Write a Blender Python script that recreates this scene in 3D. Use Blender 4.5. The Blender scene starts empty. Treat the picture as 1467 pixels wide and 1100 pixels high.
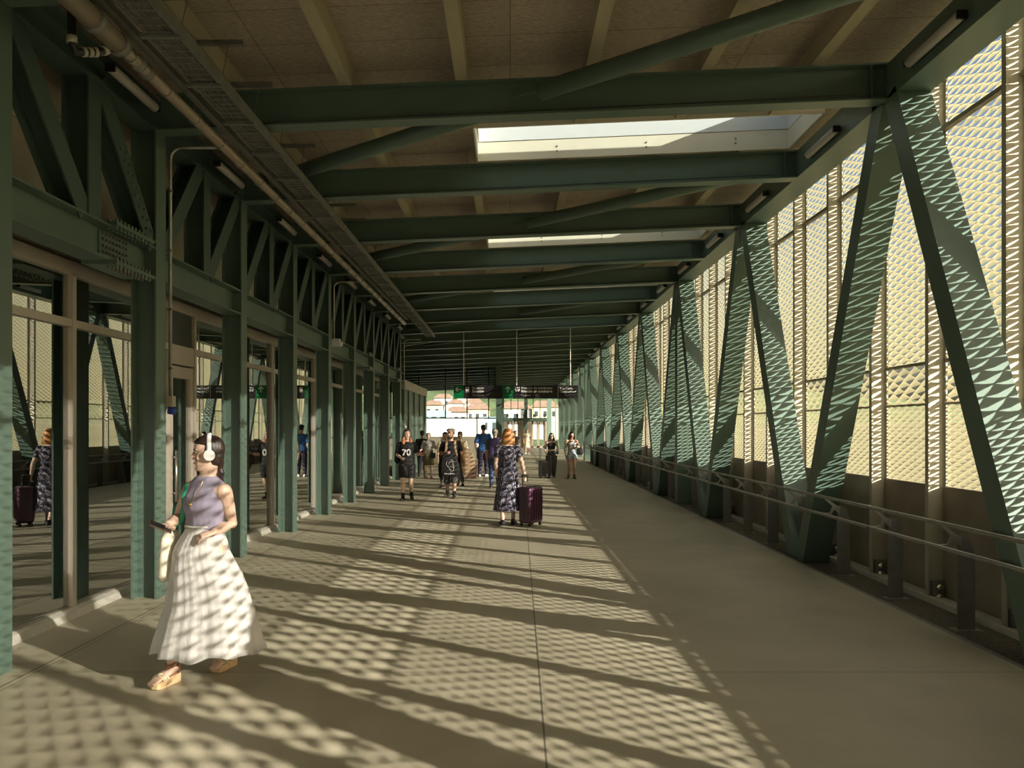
import bpy, bmesh, math, random
from mathutils import Vector, Matrix
random.seed(7)
V = Vector
PI = math.pi
C = bpy.context.scene.collection
F, U0, V0, HC = 1150.0, 731.0, 611.0, 1.70      # focal length in px, vanishing point, eye height

# ------------------------------------------------------------------ materials
def nodes(name):
    m = bpy.data.materials.new(name); m.use_nodes = True
    nt = m.node_tree; b = nt.nodes['Principled BSDF']
    return m, nt, b
def mat(name, col, rough=.5, metal=0.0, noise=0.0, nscale=20, bump=0.0, bscale=60, coord='Object', spec=.5, stretch=None):
    m, nt, b = nodes(name)
    b.inputs['Base Color'].default_value = (*col, 1); b.inputs['Roughness'].default_value = rough
    b.inputs['Metallic'].default_value = metal; b.inputs['Specular IOR Level'].default_value = spec
    tc = nt.nodes.new('ShaderNodeTexCoord'); src = tc.outputs[coord]
    if stretch:
        mp = nt.nodes.new('ShaderNodeMapping'); mp.inputs['Scale'].default_value = stretch
        nt.links.new(src, mp.inputs[0]); src = mp.outputs[0]
    if noise:
        n = nt.nodes.new('ShaderNodeTexNoise'); n.inputs['Scale'].default_value = nscale; n.inputs['Detail'].default_value = 5
        r = nt.nodes.new('ShaderNodeMapRange'); r.inputs[1].default_value = .3; r.inputs[2].default_value = .7
        r.inputs[3].default_value = 1-noise; r.inputs[4].default_value = 1+noise
        x = nt.nodes.new('ShaderNodeVectorMath'); x.operation = 'SCALE'; x.inputs[0].default_value = col
        nt.links.new(src, n.inputs['Vector']); nt.links.new(n.outputs['Fac'], r.inputs[0])
        nt.links.new(r.outputs[0], x.inputs['Scale']); nt.links.new(x.outputs[0], b.inputs['Base Color'])
    if bump:
        n2 = nt.nodes.new('ShaderNodeTexNoise'); n2.inputs['Scale'].default_value = bscale; n2.inputs['Detail'].default_value = 3
        bp = nt.nodes.new('ShaderNodeBump'); bp.inputs['Strength'].default_value = bump; bp.inputs['Distance'].default_value = .01
        nt.links.new(src, n2.inputs['Vector']); nt.links.new(n2.outputs['Fac'], bp.inputs['Height']); nt.links.new(bp.outputs[0], b.inputs['Normal'])
    return m
def emis(name, col, s):
    m, nt, b = nodes(name)
    b.inputs['Base Color'].default_value = (*col, 1)
    b.inputs['Emission Color'].default_value = (*col, 1); b.inputs['Emission Strength'].default_value = s
    return m
def stripes(name, c1, c2, scale, axis='Z', rough=.8, width=.5):
    m, nt, b = nodes(name)
    tc = nt.nodes.new('ShaderNodeTexCoord'); w = nt.nodes.new('ShaderNodeTexWave'); w.bands_direction = axis
    w.inputs['Scale'].default_value = scale; w.inputs['Distortion'].default_value = 1.2
    cr = nt.nodes.new('ShaderNodeValToRGB'); cr.color_ramp.elements[0].color = (*c1, 1); cr.color_ramp.elements[1].color = (*c2, 1)
    cr.color_ramp.elements[0].position = width-.08; cr.color_ramp.elements[1].position = width+.08
    nt.links.new(tc.outputs['Object'], w.inputs['Vector']); nt.links.new(w.outputs['Fac'], cr.inputs[0]); nt.links.new(cr.outputs[0], b.inputs['Base Color'])
    b.inputs['Roughness'].default_value = rough
    return m
def checks(name, c1, c2, scale, rough=.85, thr=.22):
    """small rows of light patches on a dark cloth"""
    m, nt, b = nodes(name)
    tc = nt.nodes.new('ShaderNodeTexCoord'); v = nt.nodes.new('ShaderNodeTexVoronoi')
    v.inputs['Scale'].default_value = scale; v.inputs['Randomness'].default_value = .35
    cr = nt.nodes.new('ShaderNodeValToRGB'); cr.color_ramp.elements[0].color = (*c2, 1); cr.color_ramp.elements[1].color = (*c1, 1)
    cr.color_ramp.elements[0].position = thr; cr.color_ramp.elements[1].position = thr+.12
    nt.links.new(tc.outputs['Object'], v.inputs['Vector']); nt.links.new(v.outputs['Distance'], cr.inputs[0]); nt.links.new(cr.outputs[0], b.inputs['Base Color'])
    b.inputs['Roughness'].default_value = rough
    return m

M = {}
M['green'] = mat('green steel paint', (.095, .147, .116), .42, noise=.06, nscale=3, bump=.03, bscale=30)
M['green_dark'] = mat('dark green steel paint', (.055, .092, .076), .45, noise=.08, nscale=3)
M['galv'] = mat('galvanised steel', (.36, .35, .31), .42, .7, noise=.15, nscale=9)
M['galv_dark'] = mat('dull galvanised steel', (.20, .20, .18), .55, .5, noise=.15, nscale=9)
M['pipe'] = mat('grey brown pipe', (.30, .25, .19), .4, .3, noise=.1, nscale=6)
M['alu'] = mat('bronze anodised aluminium', (.45, .40, .34), .38, .25, noise=.04, nscale=5)
M['beige'] = mat('beige painted steel', (.37, .345, .265), .5, noise=.05, nscale=4)
M['purlin'] = mat('yellowish timber purlin', (.37, .33, .225), .7, noise=.12, nscale=5, stretch=(1, .15, 1))
M['panel_wall'] = mat('pale wall panel', (.52, .47, .38), .6, noise=.06, nscale=2)
M['parapet'] = mat('brown grey parapet board', (.23, .195, .145), .6, noise=.12, nscale=3)
M['kerb'] = mat('light grey kerb', (.46, .44, .38), .6, noise=.1, nscale=8)
M['gutter'] = mat('dark gravel gutter', (.085, .075, .06), .9, noise=.5, nscale=40, bump=.4, bscale=80)
M['black'] = mat('black plastic', (.015, .015, .015), .4)
M['white'] = mat('white plastic', (.78, .77, .74), .35)
M['cream'] = mat('cream board', (.72, .68, .56), .6, noise=.04, nscale=3)
M['greyblue'] = mat('blue grey skylight frame', (.66, .68, .70), .5)
M['lamp'] = mat('frosted lamp tube', (.42, .40, .36), .35)
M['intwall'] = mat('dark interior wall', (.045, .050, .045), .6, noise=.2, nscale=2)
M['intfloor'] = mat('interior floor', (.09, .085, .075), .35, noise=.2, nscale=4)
M['blue'] = mat('blue plug plastic', (.02, .05, .30), .4)
M['steel'] = mat('brushed steel', (.45, .40, .34), .3, .9)
M['chrome'] = mat('chrome', (.65, .6, .5), .15, 1.0)
M['redpaint'] = mat('red extinguisher paint', (.55, .05, .03), .4)
M['wood'] = mat('orange brown table top', (.38, .16, .07), .4, noise=.1, nscale=6)
M['signblack'] = mat('dark sign face', (.022, .020, .022), .35)
M['signgreen'] = mat('green sign field', (.0, .16, .05), .4)
M['signtext'] = mat('white sign lettering', (.78, .78, .74), .5)

def glass_mat(name, tint, base=.06, gain=1.0):
    m = bpy.data.materials.new(name); m.use_nodes = True; nt = m.node_tree; nt.nodes.clear()
    o = nt.nodes.new('ShaderNodeOutputMaterial'); mx = nt.nodes.new('ShaderNodeMixShader')
    t = nt.nodes.new('ShaderNodeBsdfTransparent'); t.inputs[0].default_value = (*tint, 1)
    g = nt.nodes.new('ShaderNodeBsdfGlossy'); g.inputs['Roughness'].default_value = .01; g.inputs[0].default_value = (.92, .95, .93, 1)
    fr = nt.nodes.new('ShaderNodeFresnel'); fr.inputs[0].default_value = 1.75
    ma = nt.nodes.new('ShaderNodeMath'); ma.operation = 'MULTIPLY_ADD'; ma.inputs[1].default_value = gain; ma.inputs[2].default_value = base; ma.use_clamp = True
    nt.links.new(fr.outputs[0], ma.inputs[0]); nt.links.new(ma.outputs[0], mx.inputs[0])
    nt.links.new(t.outputs[0], mx.inputs[1]); nt.links.new(g.outputs[0], mx.inputs[2]); nt.links.new(mx.outputs[0], o.inputs[0])
    return m
M['glass'] = glass_mat('shopfront glass', (.62, .70, .66), .26, 1.6)
M['glass_clear'] = glass_mat('clear glass', (.90, .94, .93), .0, .6)

def screen_mat():
    m, nt, b = nodes('gold anodised perforated sheet')
    col = (.58, .55, .40)
    tr = nt.nodes.new('ShaderNodeBsdfTranslucent'); tr.inputs[0].default_value = (.64, .60, .38, 1)
    mx = nt.nodes.new('ShaderNodeMixShader'); mx.inputs[0].default_value = .19
    b.inputs['Base Color'].default_value = (*col, 1); b.inputs['Roughness'].default_value = .35; b.inputs['Metallic'].default_value = .35
    o = nt.nodes['Material Output']
    nt.links.new(b.outputs[0], mx.inputs[1]); nt.links.new(tr.outputs[0], mx.inputs[2]); nt.links.new(mx.outputs[0], o.inputs[0])
    return m
M['screen'] = screen_mat()

def floor_mat():
    m, nt, b = nodes('polished concrete floor'); L = nt.links.new; N = nt.nodes.new
    tc = N('ShaderNodeTexCoord'); sp = N('ShaderNodeSeparateXYZ'); L(tc.outputs['Object'], sp.inputs[0])
    n1 = N('ShaderNodeTexNoise'); n1.inputs['Scale'].default_value = .9; n1.inputs['Detail'].default_value = 8; n1.inputs['Roughness'].default_value = .65
    n2 = N('ShaderNodeTexNoise'); n2.inputs['Scale'].default_value = 160; n2.inputs['Detail'].default_value = 2
    L(tc.outputs['Object'], n1.inputs['Vector']); L(tc.outputs['Object'], n2.inputs['Vector'])
    cr = N('ShaderNodeValToRGB'); cr.color_ramp.elements[0].position = .3; cr.color_ramp.elements[1].position = .7
    cr.color_ramp.elements[0].color = (.35, .315, .22, 1); cr.color_ramp.elements[1].color = (.49, .445, .325, 1)
    L(n1.outputs['Fac'], cr.inputs[0])
    r2 = N('ShaderNodeMapRange'); r2.inputs[1].default_value = .3; r2.inputs[2].default_value = .7; r2.inputs[3].default_value = .84; r2.inputs[4].default_value = 1.12
    L(n2.outputs['Fac'], r2.inputs[0])
    def line(val_socket, pos, w):
        s = N('ShaderNodeMath'); s.operation = 'SUBTRACT'; L(val_socket, s.inputs[0]); s.inputs[1].default_value = pos
        a = N('ShaderNodeMath'); a.operation = 'ABSOLUTE'; L(s.outputs[0], a.inputs[0])
        g = N('ShaderNodeMath'); g.operation = 'GREATER_THAN'; L(a.outputs[0], g.inputs[0]); g.inputs[1].default_value = w
        return g.outputs[0]
    # long joint: x - .0105*y = .14
    my = N('ShaderNodeMath'); my.operation = 'MULTIPLY_ADD'; L(sp.outputs['Y'], my.inputs[0]); my.inputs[1].default_value = -.0105; L(sp.outputs['X'], my.inputs[2])
    masks = [line(my.outputs[0], .14, .006), line(sp.outputs['X'], -3.33, .008), line(sp.outputs['X'], -3.28, .004)]
    md = N('ShaderNodeMath'); md.operation = 'PINGPONG'; L(sp.outputs['Y'], md.inputs[0]); md.inputs[1].default_value = 2.78
    masks.append(line(md.outputs[0], 0.0, .004))
    cur = None
    for k in masks:
        if cur is None: cur = k
        else:
            q = N('ShaderNodeMath'); q.operation = 'MULTIPLY'; L(cur, q.inputs[0]); L(k, q.inputs[1]); cur = q.outputs[0]
    rr = N('ShaderNodeMapRange'); rr.inputs[3].default_value = .35; rr.inputs[4].default_value = 1; L(cur, rr.inputs[0])
    mm = N('ShaderNodeMath'); mm.operation = 'MULTIPLY'; L(r2.outputs[0], mm.inputs[0]); L(rr.outputs[0], mm.inputs[1])
    sc = N('ShaderNodeVectorMath'); sc.operation = 'SCALE'; L(cr.outputs[0], sc.inputs[0]); L(mm.outputs[0], sc.inputs['Scale'])
    L(sc.outputs[0], b.inputs['Base Color'])
    r3 = N('ShaderNodeMapRange'); r3.inputs[3].default_value = .38; r3.inputs[4].default_value = .62; L(n1.outputs['Fac'], r3.inputs[0]); L(r3.outputs[0], b.inputs['Roughness'])
    b.inputs['Specular IOR Level'].default_value = .35
    return m
M['floor'] = floor_mat()

def ceil_mat():
    m, nt, b = nodes('wood wool ceiling board'); L = nt.links.new; N = nt.nodes.new
    tc = N('ShaderNodeTexCoord'); br = N('ShaderNodeTexBrick'); br.inputs['Scale'].default_value = 1.0
    br.offset = 0; br.inputs['Brick Width'].default_value = 2.34; br.inputs['Row Height'].default_value = .62; br.inputs['Mortar Size'].default_value = .006
    br.inputs['Color1'].default_value = (.35, .295, .235, 1); br.inputs['Color2'].default_value = (.30, .255, .20, 1); br.inputs['Mortar'].default_value = (.19, .155, .12, 1)
    n = N('ShaderNodeTexNoise'); n.inputs['Scale'].default_value = 55; n.inputs['Detail'].default_value = 3
    mp = N('ShaderNodeMapping'); mp.inputs['Scale'].default_value = (.35, 1.6, 1); L(tc.outputs['Object'], mp.inputs[0]); L(mp.outputs[0], n.inputs['Vector'])
    L(tc.outputs['Object'], br.inputs['Vector'])
    r = N('ShaderNodeMapRange'); r.inputs[1].default_value = .3; r.inputs[2].default_value = .7; r.inputs[3].default_value = .72; r.inputs[4].default_value = 1.3; L(n.outputs['Fac'], r.inputs[0])
    sc = N('ShaderNodeVectorMath'); sc.operation = 'SCALE'; L(br.outputs['Color'], sc.inputs[0]); L(r.outputs[0], sc.inputs['Scale']); L(sc.outputs[0], b.inputs['Base Color'])
    b.inputs['Roughness'].default_value = .95
    return m
M['ceil'] = ceil_mat()

# ------------------------------------------------------------------ mesh helpers
class MB:
    def __init__(s): s.bm = bmesh.new()
    def box(s, x0, x1, y0, y1, z0, z1):
        vs = [s.bm.verts.new((x, y, z)) for x in (x0, x1) for y in (y0, y1) for z in (z0, z1)]
        for f in ((0, 1, 3, 2), (4, 6, 7, 5), (0, 4, 5, 1), (2, 3, 7, 6), (0, 2, 6, 4), (1, 5, 7, 3)):
            s.bm.faces.new([vs[i] for i in f])
        return s
    def loft(s, rings, cap=True, closed=True):
        R = [[s.bm.verts.new(p) for p in r] for r in rings]; n = len(R[0])
        for a, b in zip(R, R[1:]):
            for i in range(n if closed else n-1):
                j = (i+1) % n; s.bm.faces.new((a[i], a[j], b[j], b[i]))
        if cap and closed: s.bm.faces.new(R[0][::-1]); s.bm.faces.new(R[-1])
        return s
    def prism(s, poly, p0, p1, ux, uy):
        """2-D polygon (in axes ux, uy) swept from p0 to p1"""
        p0, p1, ux, uy = V(p0), V(p1), V(ux), V(uy)
        return s.loft([[p + ux*a + uy*b for a, b in poly] for p in (p0, p1)])
    def rbox(s, p0, p1, dep, depth, width):
        p0, p1, dep = V(p0), V(p1), V(dep).normalized(); t = (p1-p0).normalized(); side = t.cross(dep).normalized(); h, w = depth/2, width/2
        return s.prism([(-h, -w), (-h, w), (h, w), (h, -w)], p0, p1, dep, side)
    def isec(s, p0, p1, dep, depth, width, tf=.018, tw=.012):
        """I / H section member; dep = direction across which the two flanges face each other"""
        p0, p1, dep = V(p0), V(p1), V(dep).normalized()
        t = (p1-p0).normalized(); side = t.cross(dep).normalized()
        h, w, q = depth/2, width/2, tw/2
        poly = [(-h, -w), (-h, w), (-h+tf, w), (-h+tf, q), (h-tf, q), (h-tf, w), (h, w), (h, -w), (h-tf, -w), (h-tf, -q), (-h+tf, -q), (-h+tf, -w)]
        return s.prism(poly, p0, p1, dep, side)
    def bar(s, p0, p1, a, b=None, up=(0, 0, 1)):
        p0, p1 = V(p0), V(p1); b = b or a; t = (p1-p0).normalized(); up = V(up)
        if abs(t.dot(up)) > .95: up = V((0, 1, 0))
        sx = t.cross(up).normalized(); uy = sx.cross(t)
        return s.prism([(-a/2, -b/2), (a/2, -b/2), (a/2, b/2), (-a/2, b/2)], p0, p1, sx, uy)
    def tube(s, pts, rad, n=10, ax=None, cap=True):
        pts = [V(p) for p in pts]; rings = []; k = len(pts)
        if not isinstance(rad, (list, tuple)): rad = [rad]*k
        ref = V(ax) if ax else None
        for i, p in enumerate(pts):
            t = (pts[min(i+1, k-1)] - pts[max(i-1, 0)]).normalized()
            if ref is None: ref = V((1, 0, 0)) if abs(t.x) < .8 else V((0, 1, 0))
            u = (ref - t*ref.dot(t)).normalized(); w = t.cross(u)
            if not ax: ref = u
            r = rad[i]; ru, rv = r if isinstance(r, tuple) else (r, r)
            rings.append([p + u*(ru*math.cos(2*PI*j/n)) + w*(rv*math.sin(2*PI*j/n)) for j in range(n)])
        return s.loft(rings, cap)
    def ell(s, c, r, n=14, m=9, rot=None):
        c = V(c); rings = []
        for i in range(1, m):
            a = PI*i/m; ring = []
            for j in range(n):
                q = V((r[0]*math.sin(a)*math.cos(2*PI*j/n), r[1]*math.sin(a)*math.sin(2*PI*j/n), r[2]*math.cos(a)))
                if rot: q = rot @ q
                ring.append(c+q)
            rings.append(ring)
        return s.loft(rings[::-1])
    def cyl(s, p0, p1, r, n=12): return s.tube([p0, p1], r, n)
    def build(s, name, m, parent=None, smooth=False, loc=None):
        bmesh.ops.recalc_face_normals(s.bm, faces=s.bm.faces)
        me = bpy.data.meshes.new(name); s.bm.to_mesh(me); s.bm.free()
        o = bpy.data.objects.new(name, me); C.objects.link(o)
        me.materials.append(M[m] if isinstance(m, str) else m)
        if smooth:
            for p in me.polygons: p.use_smooth = True
        if parent: o.parent = parent
        if loc: o.location = loc
        return o
def bake(o, mods):
    """apply a list of (type, settings) modifiers to o's mesh"""
    for t, st in mods:
        md = o.modifiers.new(t.lower(), t)
        for k, v in st.items(): setattr(md, k, v)
    dg = bpy.context.evaluated_depsgraph_get(); dg.update()
    me = bpy.data.meshes.new_from_object(o.evaluated_get(dg))
    ms = [s for s in o.data.materials]
    o.modifiers.clear(); o.data = me
    if not me.materials:
        for s in ms: me.materials.append(s)
    for p in me.polygons: p.use_smooth = True
    return o
def tag(o, label=None, cat=None, group=None, kind=None):
    if label: o['label'] = label
    if cat: o['category'] = cat
    if group: o['group'] = group
    if kind: o['kind'] = kind
    return o
def empty(name, loc=(0, 0, 0), rz=0):
    o = bpy.data.objects.new(name, None); C.objects.link(o); o.location = loc; o.rotation_euler = (0, 0, rz); o.empty_display_size = .1
    return o
def thing(name, label, cat, loc=(0, 0, 0), rz=0, group=None): return tag(empty(name, loc, rz), label, cat, group)
def struct(o): o['kind'] = 'structure'; return o
def copy_tree(o, parent=None):
    c = o.copy(); C.objects.link(c); c.parent = parent
    for ch in list(o.children): copy_tree(ch, c)
    return c
ORD = ['nearest', 'second nearest', 'third nearest', 'fourth nearest', 'fifth nearest', 'sixth nearest', 'seventh nearest', 'eighth nearest', 'ninth nearest', 'tenth nearest',
       'eleventh nearest', 'twelfth nearest', 'thirteenth nearest', 'fourteenth nearest', 'fifteenth nearest', 'sixteenth nearest', 'seventeenth nearest', 'eighteenth nearest',
       'nineteenth nearest', 'twentieth nearest', 'twenty-first nearest', 'twenty-second nearest', 'twenty-third nearest', 'twenty-fourth nearest', 'twenty-fifth nearest', 'twenty-sixth nearest',
       'twenty-seventh nearest', 'twenty-eighth nearest', 'twenty-ninth nearest', 'thirtieth nearest', 'thirty-first nearest', 'thirty-second nearest', 'thirty-third nearest',
       'thirty-fourth nearest', 'thirty-fifth nearest', 'thirty-sixth nearest', 'thirty-seventh nearest', 'thirty-eighth nearest', 'thirty-ninth nearest', 'fortieth nearest',
       'forty-first nearest', 'forty-second nearest', 'forty-third nearest', 'forty-fourth nearest', 'forty-fifth nearest', 'forty-sixth nearest', 'forty-seventh nearest', 'forty-eighth nearest', 'forty-ninth nearest', 'fiftieth nearest']
def at(u, v, Y): return V(((u-U0)*Y/F, Y, HC-(v-V0)*Y/F))

# ------------------------------------------------------------------ main dimensions
XL, XR = -3.48, 3.72                     # inner faces of the left and right trusses
LD, RD = .25, .33                        # their depths
SL = .043                                # fall of the roof across the corridor
def zb(x): return 4.93 + (x-XR)*SL       # underside of the cross beams
BD = .36                                 # beam depth
Y0, Y1 = -7.0, 64.0                      # ends of the corridor
XS = 4.35                                # plane of the perforated screen
GX = -4.0                                # plane of the shopfront glass

# ------------------------------------------------------------------ setting
struct(MB().box(-4.0, 3.60, Y0, Y1+3, -.12, 0).build('floor', 'floor'))
o = MB().box(-9.5, -4.0, 26.5, Y1, -.12, 0).build('floor', 'floor'); struct(o)
g = MB(); g.box(3.60, 3.66, Y0, 39.3, -.12, -.004); struct(g.build('trim_1', 'galv_dark'))
g = MB(); g.box(3.66, 4.5, Y0, 39.3, -.16, -.035); tag(g.build('gutter_strip', 'gutter'), 'dark gravel gutter strip along the foot of the right side', 'gutter')
struct(MB().box(3.60, 4.5, 39.3, Y1, -.12, 0).build('floor', 'floor'))
struct(MB().box(4.12, 4.28, Y0, 39.3, -.035, .02).build('trim_2', 'kerb'))
# ceiling boards, with the skylight openings left free
SKX0, SKX1 = -.43, 3.60
SKY = [b for b in (5.5, 10.5, 15.5, 20.5, 25.5)]
c = MB()
def slab(x0, x1, y0, y1):
    def z(x): return zb(x)+BD+.20
    c.loft([[V((x0, y, z(x0))), V((x1, y, z(x1))), V((x1, y, z(x1)+.12)), V((x0, y, z(x0)+.12))] for y in (y0, y1)])
y = Y0
for b in SKY:
    slab(-4.3, 4.55, y, b-1.3); slab(-4.3, SKX0, b-1.3, b-.15); slab(SKX1, 4.55, b-1.3, b-.15); y = b-.15
slab(-4.3, 4.55, y, 27); slab(-9.6, 4.55, 27, Y1+.3)
struct(c.build('ceiling', 'ceil'))
# upper left wall, interior of the shops, far walls
struct(MB().box(-4.30, -4.04, Y0, 26.6, 3.19, 5.3).build('wall_left', 'panel_wall'))
w = MB()
for k in range(-2, 9):
    for q in range(6): w.box(-4.04, -4.015, 5.55+2.5*k, 7.95+2.5*k, 4.22+q*.05, 4.245+q*.05)
struct(w.build('trim_3', 'panel_wall'))
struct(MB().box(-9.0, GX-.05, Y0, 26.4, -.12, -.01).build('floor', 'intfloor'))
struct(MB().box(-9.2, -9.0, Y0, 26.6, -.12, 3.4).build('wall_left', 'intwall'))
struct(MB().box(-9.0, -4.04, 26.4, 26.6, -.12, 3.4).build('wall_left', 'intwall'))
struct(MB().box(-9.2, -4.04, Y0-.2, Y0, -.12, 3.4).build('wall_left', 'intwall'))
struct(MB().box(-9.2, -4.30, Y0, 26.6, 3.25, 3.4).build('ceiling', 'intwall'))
struct(MB().box(-9.4, 4.6, Y0-.25, Y0-.05, -.12, 5.8).build('light_blocking_wall', 'parapet'))  # added unseen wall, closes the corridor behind the camera to hold back sky light
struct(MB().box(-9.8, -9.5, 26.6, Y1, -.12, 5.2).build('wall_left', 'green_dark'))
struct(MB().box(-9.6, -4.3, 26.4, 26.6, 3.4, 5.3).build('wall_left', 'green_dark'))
# solid green boarded wall at the end of the left side
w = MB(); yy = 26.7
while yy < 33.5:
    w.box(XL-.12, XL-.02 if int(yy*10) % 2 else XL-.06, yy, yy+.17, 0, 2.95); yy += .18
w.box(XL-.14, XL-.12, 26.6, 33.6, 0, 2.95)
struct(w.build('wall_left', 'green'))
struct(MB().box(XL-.2, XL, 26.6, 33.6, 2.95, 3.25).build('trim_4', 'alu'))

# shopfront windows
MY = [-5.0, -2.0, 1.2, 4.25, 7.28, 10.08, 13.33, 16.3, 19.3, 22.3, 25.3, 26.4]
for i in range(len(MY)-1):
    a, b = MY[i], MY[i+1]; w = empty('window_%d' % (i+1), (GX, a, 0)); struct(w)
    hasdoor = i == 4
    f = MB(); L = b-a; e = L-.72 if hasdoor else L
    f.box(-.05, .05, 0, L, 3.07, 3.19); f.box(-.045, .045, 0, L, 2.60, 2.67)
    f.box(-.045, .045, 0, e, .0, .075)
    f.box(-.05, .05, -.03, .03, 0, 3.08)
    if i in (6, 7, 8): f.box(-.05, .05, .06, .11, 0, 3.08)
    if hasdoor: f.box(-.05, .05, e-.04, e, 0, 3.08)
    f.build('frame', 'alu', w)
    p = MB(); p.box(-.006, .006, .03, e-.03, .075, 2.60)
    if hasdoor: p.box(-.006, .006, .03, e-.03, 2.67, 3.07)
    else: p.box(-.006, .006, .03, L-.03, 2.67, 3.07)
    p.build('pane', 'glass', w)
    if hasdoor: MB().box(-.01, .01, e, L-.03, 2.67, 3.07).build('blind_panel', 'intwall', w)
    k = MB(); k.loft([[V((.05, y_, 0)), V((.14, y_, 0)), V((.10, y_, .055)), V((.05, y_, .07))] for y_ in (0, e)]); k.build('sill', 'kerb', w)
d = empty('door_1', (GX, 9.36, 0)); struct(d)
f = MB(); f.box(-.03, .035, .0, .08, .02, 2.42); f.box(-.03, .035, .60, .68, .02, 2.42); f.box(-.03, .035, .08, .60, 2.28, 2.42); f.box(-.03, .035, .08, .60, .02, .20)
f.box(-.045, .045, 0, .68, 2.44, 2.60); f.build('frame', 'alu', d)
MB().box(-.005, .005, .08, .60, .20, 2.28).build('pane', 'glass', d)
hdl = MB(); 
for sx in (.085, -.085):
    hdl.cyl((sx, .05, .82), (sx, .05, 1.42), .014)
    for z in (.92, 1.34): hdl.cyl((sx, .05, z), (0, .05, z), .01)
hdl.build('handle', 'steel', d, True)
h = MB()
for z in (.5, 1.9, 2.15): h.box(.03, .055, .655, .68, z, z+.11)
h.build('hinge', 'alu', d)

# ------------------------------------------------------------------ left truss
bn = 0
for k in range(0, 9):
    Yc = 5.5+2.5*k
    col = MB(); col.isec((XL-LD/2, Yc, 0), (XL-LD/2, Yc, 4.66), (1, 0, 0), LD, .22, .018, .014)
    pl = col.build('steel_column', 'green')
    lab = '%s green steel column of the left truss, beside the shop glazing' % (ORD[k] if k >= 0 else 'out of frame')
    tag(pl, lab, 'column', 'green steel columns along the left side')
    # intermediate post and diagonals of the upper band
    if k < 8:
        t = thing('upper_truss_bay', '%s bay of dark green posts and diagonals above the shop glazing' % (ORD[k] if k >= 0 else 'out of frame'), 'truss', (XL-LD/2, Yc, 3.46), 0, 'truss bays above the shopfront')
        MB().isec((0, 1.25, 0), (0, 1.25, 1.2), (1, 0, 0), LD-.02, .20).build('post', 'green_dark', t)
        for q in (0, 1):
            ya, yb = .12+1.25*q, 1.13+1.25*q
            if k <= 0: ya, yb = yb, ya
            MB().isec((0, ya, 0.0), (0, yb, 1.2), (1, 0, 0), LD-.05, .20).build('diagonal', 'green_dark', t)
        if k == 0:
            b = MB(); 
            for i_ in range(9):
                for s_ in (-1, 1):
                    f_ = .05+i_*.07; b.cyl((.105, 2.38-1.01*f_+s_*.05, f_*1.2), (.125, 2.38-1.01*f_+s_*.05, f_*1.2), .014, 6)
            b.build('bolt_row', 'green', t)
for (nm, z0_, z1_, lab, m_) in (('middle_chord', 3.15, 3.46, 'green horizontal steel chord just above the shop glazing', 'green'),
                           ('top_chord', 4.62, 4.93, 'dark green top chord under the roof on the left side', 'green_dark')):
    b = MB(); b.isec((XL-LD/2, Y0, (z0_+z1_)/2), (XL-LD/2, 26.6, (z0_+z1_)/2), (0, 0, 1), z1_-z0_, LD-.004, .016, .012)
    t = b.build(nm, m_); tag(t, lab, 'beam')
    if nm == 'middle_chord':
        for k in range(-4, 9):
            MB().box(XL-LD+.01, XL-.008, 5.5+2.5*k-.105, 5.5+2.5*k-.095, 3.17, 3.44).build('stiffener', 'green', t)
        for (ya, yb, zz) in ((7.0, 7.74, 3.475), (7.0, 7.74, 3.135), (19.6, 20.3, 3.475), (19.6, 20.3, 3.135), (24.6, 25.3, 3.475), (24.6, 25.3, 3.135)):
            p = MB(); p.box(XL-LD-.01, XL+.05, ya, yb, zz-.016, zz+.016)
            s = p.build('splice_plate', 'green', t)
            p = MB()
            for i_ in range(int((yb-ya)/.07)):
                for xx in (XL+.03, XL-.04):
                    p.cyl((xx, ya+.04+i_*.07, zz-.05), (xx, ya+.04+i_*.07, zz+.05), .013, 6)
            p.build('bolt_row', 'galv_dark' if zz < 3.3 else 'green', s)
        p = MB(); p.box(XL-.13, XL-.105, 7.0, 7.74, 3.19, 3.42); s = p.build('splice_plate', 'green', t)
        p = MB()
        for i_ in range(8):
            for zz in (3.24, 3.29, 3.35, 3.40): p.cyl((XL-.11, 7.05+i_*.06, zz), (XL-.08, 7.05+i_*.06, zz), .013, 6)
        p.build('bolt_row', 'galv_dark', s)

# ------------------------------------------------------------------ cross beams, purlins, braces
n = 0
for k in range(1, 25):
    Yc = 3.0+2.5*k; xl = XL if Yc < 26 else -9.48
    b = MB(); b.isec((xl, Yc, zb(xl)+BD/2), (XR+.02, Yc, zb(XR)+BD/2), (0, 0, 1), BD, .19, .018, .012)
    vis = Yc >= 7
    lab = ('%s green steel crossbeam under the roof' % ORD[int((Yc-8)/2.5)]) if vis else 'green steel crossbeam under the roof behind the top edge of the picture'
    o = tag(b.build('crossbeam', 'green_dark' if False else 'green'), lab, 'beam', 'crossbeams under the roof')
    if Yc < 26:
        st = MB(); st.box(XR-.16, XR-.15, Yc-.09, Yc+.09, zb(XR)+.02, zb(XR)+BD-.02); st.build('stiffener', 'green', o)
        cb = MB(); cb.cyl((XL+.5, Yc-.105, zb(XL)+.03), (XR-.3, Yc-.105, zb(XR)+.03), .006, 6); cb.build('cable', 'black', o)
XP = [-2.75, -1.62, -.48, .79, 1.94, 3.02]
PN = ['leftmost', 'second from left', 'third from left', 'third from right', 'second from right', 'rightmost']
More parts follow.
